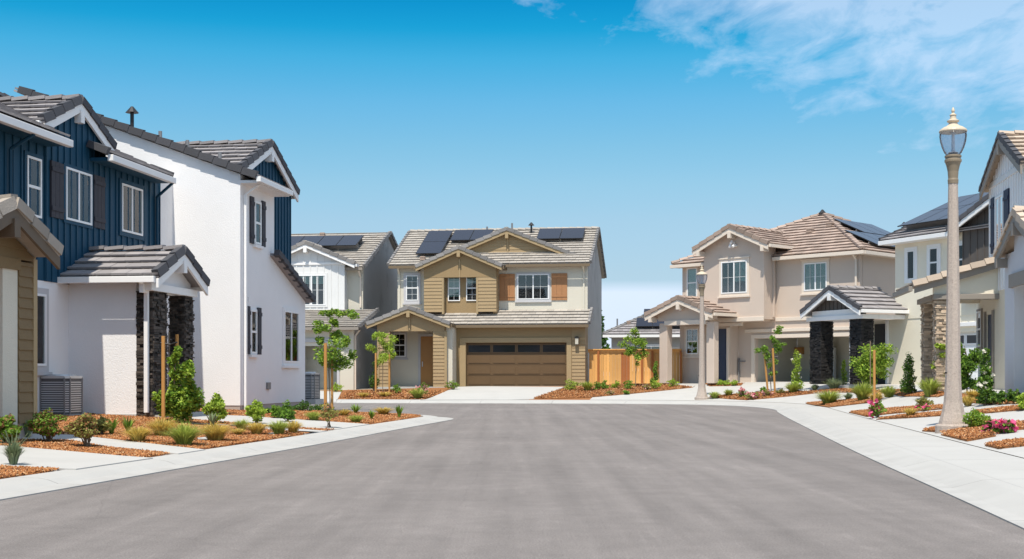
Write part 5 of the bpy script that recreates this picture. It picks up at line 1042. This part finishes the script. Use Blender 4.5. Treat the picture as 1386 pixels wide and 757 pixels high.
grass(187, 599, 20, 34, 'grass_gold', 'golden low grass in front of the black stone pillar', 19, 260); grass(219, 592, 24, 36, 'grass_gold', 'golden grass mound at the foot of the staked leafy tree', 20, 280)
grass(249, 604, 28, 40, 'grass_green', 'large yellow-green grass mound beside the stepping stone', 21, 380); grass(291, 598, 24, 40, 'grass_gold', 'golden-green grass mound below the leafy shrub at the white corner', 22, 340)
grass(322, 590, 9, 20, 'grass_gold', 'small low grass tuft between two larger mounds', 23, 120); grass(327, 583, 14, 22, 'grass_green', 'low green grass beside the narrow concrete walk', 24, 160)
grass(347, 589, 16, 26, 'grass_gold', 'straw-coloured grass tuft beside the flat stone', 25, 220); grass(377, 589, 18, 26, 'grass_green', 'bright green grass mound in the kerbside bed', 26, 260); grass(397, 587, 16, 22, 'grass_gold', 'straw-coloured grass next to the bright green mound', 27, 200)
bush(291, 574, 42, 26, 'leaf_bright', 'upright light green shrub before the white corner wall', 28, n=700, leaf=.06); strap(287, 578, 22, 26, 'blue-green strap leaves at the foot of the upright shrub', 29, 30, 'grass_blue')
bush(347, 574, 30, 27, 'leaf_bright', 'bushy green shrub under the shuttered window', 30); bush(372, 567, 18, 18, 'leaf_green', 'small round shrub near the dryer vent', 31); bush(390, 572, 29, 22, 'leaf_green', 'dense green shrub under the tall sliding window', 32, m2='leaf_dark', f2=.3)
bush(362, 561, 8, 12, 'leaf_dark', 'very small dark shrub against the white foundation', 33); bush(410, 557, 14, 26, 'leaf_dark', 'low dark ground shrub at the far corner of the white wall', 34, bare=0); bush(428, 556, 15, 26, 'leaf_dark', 'low dark shrub beside the staked tree', 35, bare=0, m2='leaf_green')
grass(425, 570, 12, 22, 'grass_green', 'short green grass tuft near the staked tree', 36, 150); bush(446, 580, 34, 30, 'leaf_olive', 'sparse sapling shrub at the kerbside in front of the stakes', 37, n=260, bare=.35, m2='leaf_red', f2=.2)
strap(481, 560, 14, 24, 'green strap-leaf clump right of the staked tree', 38, 30); grass(482, 573, 10, 22, 'grass_green', 'low grass tuft near the corner kerb', 39, 140); strap(503, 569, 14, 14, 'small spiky plant near the tip of the corner bed', 40, 24)
grass(519, 562, 10, 24, 'grass_gold', 'yellow-green grass at the tip of the corner bed', 41, 160); strap(540, 566, 19, 17, 'spiky upright plant nearest the tip of the corner bed', 42, 26); grass(466, 564, 9, 18, 'grass_gold', 'faded grass tuft in the middle of the corner bed', 43, 110)
young_tree(238, 574, [(240, 554, 40, 30), (248, 532, 34, 28), (232, 522, 24, 24), (238, 500, 22, 24), (252, 505, 20, 22), (262, 520, 14, 18), (222, 548, 22, 26), (244, 480, 14, 22), (256, 548, 26, 30)], 'leaf_green', 'dense leafy young tree between stakes at the black stone pillars', 46, 470, n=300, m2='leaf_bright', leaf=.06)
tie(stake(221, 575, 455, 'front stake beside the black stone pillar', r=.036), 1.55, .26); stake(239.5, 566, 453, 'stake right of the leafy tree at the porch', r=.036); stake(229, 562, 450, 'thin stake behind the leafy tree at the porch', r=.02, m='bark')
young_tree(447, 556, [(443, 427, 20, 12), (463, 424, 22, 14), (440, 442, 22, 16), (455, 455, 18, 16), (437, 460, 14, 14), (450, 478, 40, 24), (466, 474, 18, 24), (455, 496, 32, 20), (440, 488, 18, 20), (452, 436, 16, 14)], 'leaf_green', 'slender staked young tree on the corner bed', 47, 425, n=330, m2='leaf_bright')
tie(stake(440.5, 558, 465, 'left stake of the corner tree', r=.05), 1.6, .20); stake(449.5, 556, 470, 'right stake of the corner tree', r=.042)
# -- across the street, left
young_tree(518, 531, [(515, 455, 18, 14), (525, 468, 22, 18), (508, 470, 16, 16), (518, 484, 26, 16), (534, 482, 14, 12), (512, 462, 12, 12)], 'leaf_bright', 'light green staked young tree beside the tan porch', 48, 452, n=330)
stake(508.6, 532, 478, 'left stake by the tan porch', r=.06); stake(527, 532, 480, 'right stake by the tan porch', r=.06)
bush(507, 530, 38, 16, 'leaf_dark', 'tall narrow vine-like shrub at the wall left of the tan porch', 49, shape='col', m2='leaf_green'); bush(538, 533, 13, 13, 'leaf_green', 'small green shrub under the porch window', 50)
bush(574, 534, 17, 14, 'leaf_green', 'pink flowering shrub before the tan porch pillar', 51, flowers='petal_pale', nf=12, fs=.09); grass(565, 540, 13, 22, 'grass_green', 'bright green grass below the pink flowering shrub', 52, 160); grass(492, 538, 6, 18, 'grass_gold', 'low straw-coloured grass in the bed left of the staked tree', 53, 90); grass(521, 537, 6, 20, 'grass_gold', 'low straw-coloured grass in the bed below the porch', 54, 90)
bush(613, 528, 13, 18, 'leaf_green', 'small mixed shrub left of the brown garage door', 55, m2='leaf_red', f2=.2); bush(456, 531, 12, 20, 'leaf_bright', 'yellow-green shrub before the white garage corner', 56)
# -- bed in front of the fence
bush(773, 529, 15, 22, 'leaf_bright', 'yellow-green shrub at the right end of the garage wall', 57, m2='leaf_olive'); grass(795, 530, 13, 15, 'grass_green', 'upright grass at the left end of the fence bed', 58, 140); bush(808, 529, 12, 13, 'leaf_green', 'first round shrub in front of the fence from the left', 59); bush(818, 528, 12, 12, 'leaf_green', 'second round shrub in front of the fence, touching the first', 60)
bush(834, 527, 11, 11, 'leaf_bright', 'lone round shrub left of the fence tree', 61); bush(851, 528, 14, 15, 'leaf_green', 'round green shrub at the foot of the fence tree', 62); bush(827, 536, 7, 12, 'leaf_olive', 'low olive shrub at the front of the fence bed', 63, m2='petal_pale', f2=.12); bush(876, 529, 9, 13, 'leaf_olive', 'low mixed shrub right of the fence tree', 64, m2='petal_pale', f2=.15); bush(847, 535, 6, 10, 'leaf_green', 'tiny shrub in front of the fence tree', 65)
bush(887, 526, 35, 15, 'leaf_green', 'cone-shaped evergreen shrub at the beige porch post', 66, shape='cone', bare=.02, lobes=9, n=600); bush(886, 528, 13, 16, 'leaf_bright', 'light green shrub at the foot of the cone-shaped evergreen', 67); bush(911, 525, 12, 15, 'leaf_bright', 'bright green shrub on the bed tip before the beige porch', 68)
young_tree(860, 525, [(860, 452, 16, 14), (852, 462, 22, 16), (868, 464, 20, 18), (858, 476, 26, 14), (848, 478, 12, 14), (872, 474, 12, 12), (862, 488, 10, 12)], 'leaf_green', 'young tree standing in front of the cedar fence', 69, 450, n=330, m2='leaf_bright')
# -- before the beige house
for k, (x_, y_, w_) in enumerate(((975, 523, 12), (984, 523, 14), (994, 523, 10))): bush(x_, y_, 8, w_, 'leaf_bright', ('left', 'middle', 'right')[k]+' one of three low shrubs before the navy door', 70+k)
grass(967, 540, 9, 14, 'grass_green', 'small grass tuft right of the far street lamp', 74, 120); grass(986, 537, 9, 12, 'grass_green', 'small grass tuft left of the far pink roses', 75, 120)
bush(1004, 539, 11, 16, 'leaf_green', 'low pink rose bush in the far bed, left of the others', 76, flowers='petal_pale', nf=14, fs=.1); bush(1016, 542, 10, 12, 'leaf_olive', 'low pink rose bush in the front of the far bed', 77, flowers='petal_pale', nf=10, fs=.1); bush(1024, 541, 10, 8, 'leaf_olive', 'tiny pink rose bush in the far bed', 78, flowers='petal_pink', nf=6, fs=.08); bush(1037, 538, 9, 13, 'leaf_olive', 'pale pink rose bush below the leaning stakes', 79, flowers='petal_pale', nf=10, fs=.09)
bush(1034, 533, 9, 10, 'leaf_green', 'low green shrub left of the leaning stakes', 80); bush(1058, 534, 7, 14, 'leaf_olive', 'low olive shrub right of the leaning stakes', 81); grass(1073, 533, 14, 18, 'grass_green', 'bright grass clump under the flowering column shrub', 82, 190)
young_tree(1044, 531, [(1052, 448, 16, 11), (1052, 465, 16, 9), (1049, 475, 12, 16), (1030, 473, 16, 12), (1042, 490, 12, 14), (1046, 458, 10, 10), (1038, 480, 12, 10), (1045, 505, 8, 8)], 'leaf_green', 'sparse young tree between two leaning stakes before the open garage', 83, 446, n=300)
tie(stake(1039.5, 532, 479, 'left leaning stake before the open garage', -.09, .055), 1.5, .42); stake(1049, 532, 472, 'right leaning stake before the open garage', -.05, .06)
bush(1079, 531, 54, 26, 'leaf_bright', 'tall shrub with white blossoms left of the black stone pillar', 84, shape='cone', n=900, bare=.12, lobes=10, flowers='petal_white', nf=16, fs=.07)
# -- before the gabled entry
bush(1141, 524, 36, 14, 'leaf_bright', 'narrow shrub between the two black stone pillars', 85, shape='cone', lobes=8, flowers='petal_white', nf=6, fs=.06); grass(1130, 527, 14, 26, 'grass_blue', 'wispy grey-green grass between the black stone pillars', 86, 200, 12); grass(1103, 530, 9, 10, 'grass_blue', 'small grey grass at the foot of the left black pillar', 87, 100)
young_tree(1181, 528, [(1180, 478, 38, 24), (1168, 494, 28, 28), (1190, 498, 26, 26), (1178, 512, 28, 16), (1194, 486, 16, 18), (1166, 508, 16, 14), (1178, 494, 30, 24)], 'leaf_bright', 'bushy young tree with a stake before the dark entry door', 88, 470, n=380, m2='leaf_green')
stake(1183.5, 545, 474, 'lone stake before the dark entry door', 0, .038); stake(1178, 532, 462, 'thin grey stake inside the bushy tree', 0, .018, 'bark')
grass(1122, 548, 18, 30, 'grass_green', 'broad pale grass clump at the left tip of the middle bed', 89, 340, 14); grass(1148, 543, 10, 11, 'grass_blue', 'small dark grass between two large clumps', 90, 130); grass(1168, 544, 25, 26, 'grass_green', 'tall green grass clump in the middle bed', 91, 340, 16); grass(1186, 544, 12, 20, 'grass_gold', 'dry grass behind the pink rose bush', 92, 160); grass(1203, 539, 15, 22, 'grass_green', 'dark green grass clump left of the dense upright shrub', 93, 220)
bush(1231, 537, 58, 32, 'leaf_dark', 'dense dark upright shrub before the ivory wall', 94, shape='cone', n=1300, bare=.1, lobes=10, m2='leaf_green', f2=.4)
bush(1189, 566, 22, 24, 'leaf_green', 'bright pink rose bush at the edge of the sidewalk', 95, n=380, flowers='petal_pink', nf=16, fs=.085)
bush(1250, 553, 15, 22, 'leaf_olive', 'sparse twiggy shrub between the concrete strips', 96, n=240); grass(1232, 566, 13, 16, 'grass_gold', 'small dry plant in the narrow strip of mulch', 97, 110); bush(1244, 556, 5, 8, 'leaf_green', 'left one of two tiny pink flowers beside the lamp', 98, flowers='petal_pink', nf=7, fs=.07); bush(1255, 557, 5, 9, 'leaf_green', 'right one of two tiny pink flowers beside the lamp', 99, flowers='petal_pink', nf=7, fs=.07)
grass(1259, 538, 25, 26, 'grass_green', 'soft tall grass at the foot of the tan stone pillar', 100, 320, 14)
# -- beside the right porch
young_tree(1276, 530, [(1268, 468, 14, 10), (1276, 480, 18, 12), (1268, 494, 20, 10), (1280, 506, 18, 12)], 'leaf_bright', 'light green tree with drooping leaves just left of the near lamp', 101, 464, n=330)
young_tree(1309, 533, [(1306, 472, 16, 14), (1310, 490, 26, 22), (1304, 508, 30, 26), (1316, 516, 24, 22), (1298, 486, 16, 20), (1300, 520, 20, 16)], 'leaf_green', 'dense green tree just right of the near lamp', 102, 468, n=420, m2='leaf_dark')
bush(1334, 550, 76, 36, 'leaf_green', 'tall white-flowering shrub before the porch door', 103, n=1700, shape='cone', lobes=12, bare=.08, m2='leaf_dark', f2=.4, flowers='petal_white', nf=20, fs=.06)
for k, x_ in enumerate((1346, 1356, 1367, 1377)): bush(x_, 549-k*.5, 19, 13, 'leaf_dark', ('first', 'second', 'third', 'fourth')[k]+' dark hedge plant from the left along the pale wall', 104+k, m2='leaf_green', f2=.35, n=260)
grass(1318, 541, 13, 20, 'grass_gold', 'straw-coloured grass between the tree and the tall white-flowering shrub', 109, 200); grass(1310, 551, 14, 18, 'grass_gold', 'pale dry grass behind the near lamp post', 110, 160)
bush(1385, 557, 26, 18, 'leaf_bright', 'green shrub at the right edge before the pale wall', 111)
bush(1318, 583, 28, 30, 'leaf_green', 'round green shrub right beside the near lamp base', 112, m2='leaf_bright', f2=.4, n=900, leaf=.035)
for k, (x_, y_, w_) in enumerate(((1341, 587, 16), (1354, 588, 20), (1367, 587, 18))): bush(x_, y_, 17, w_, 'leaf_green', ('left', 'middle', 'right')[k]+' one of three pink rose bushes beside the near lamp', 113+k, n=330, flowers='petal_pink', nf=12, fs=.075, m2='leaf_dark')
# -- far trees over the fence
for k, (X, Y, hh, label) in enumerate(((7.3, 110, 6.2, 'distant dark tree seen between the tan house and the grey house'),)):
    e = root('tree', (X, Y, .6), label, 'tree'); mb = MB(); mb.tube((0, 0, 0), (0, 0, hh*.7), .2, .08); mb.build('trunk', 'bark', e); r = np.random.default_rng(200); n = 900; t_ = r.random(n); a = r.random(n)*6.28; q = (1.1*(1-t_)+.25)*r.random(n)**.5
    quads('crown', np.stack([np.cos(a)*q, np.sin(a)*q, hh*(.15+.85*t_)], 1), .28, 'leaf_dark', e, 201)
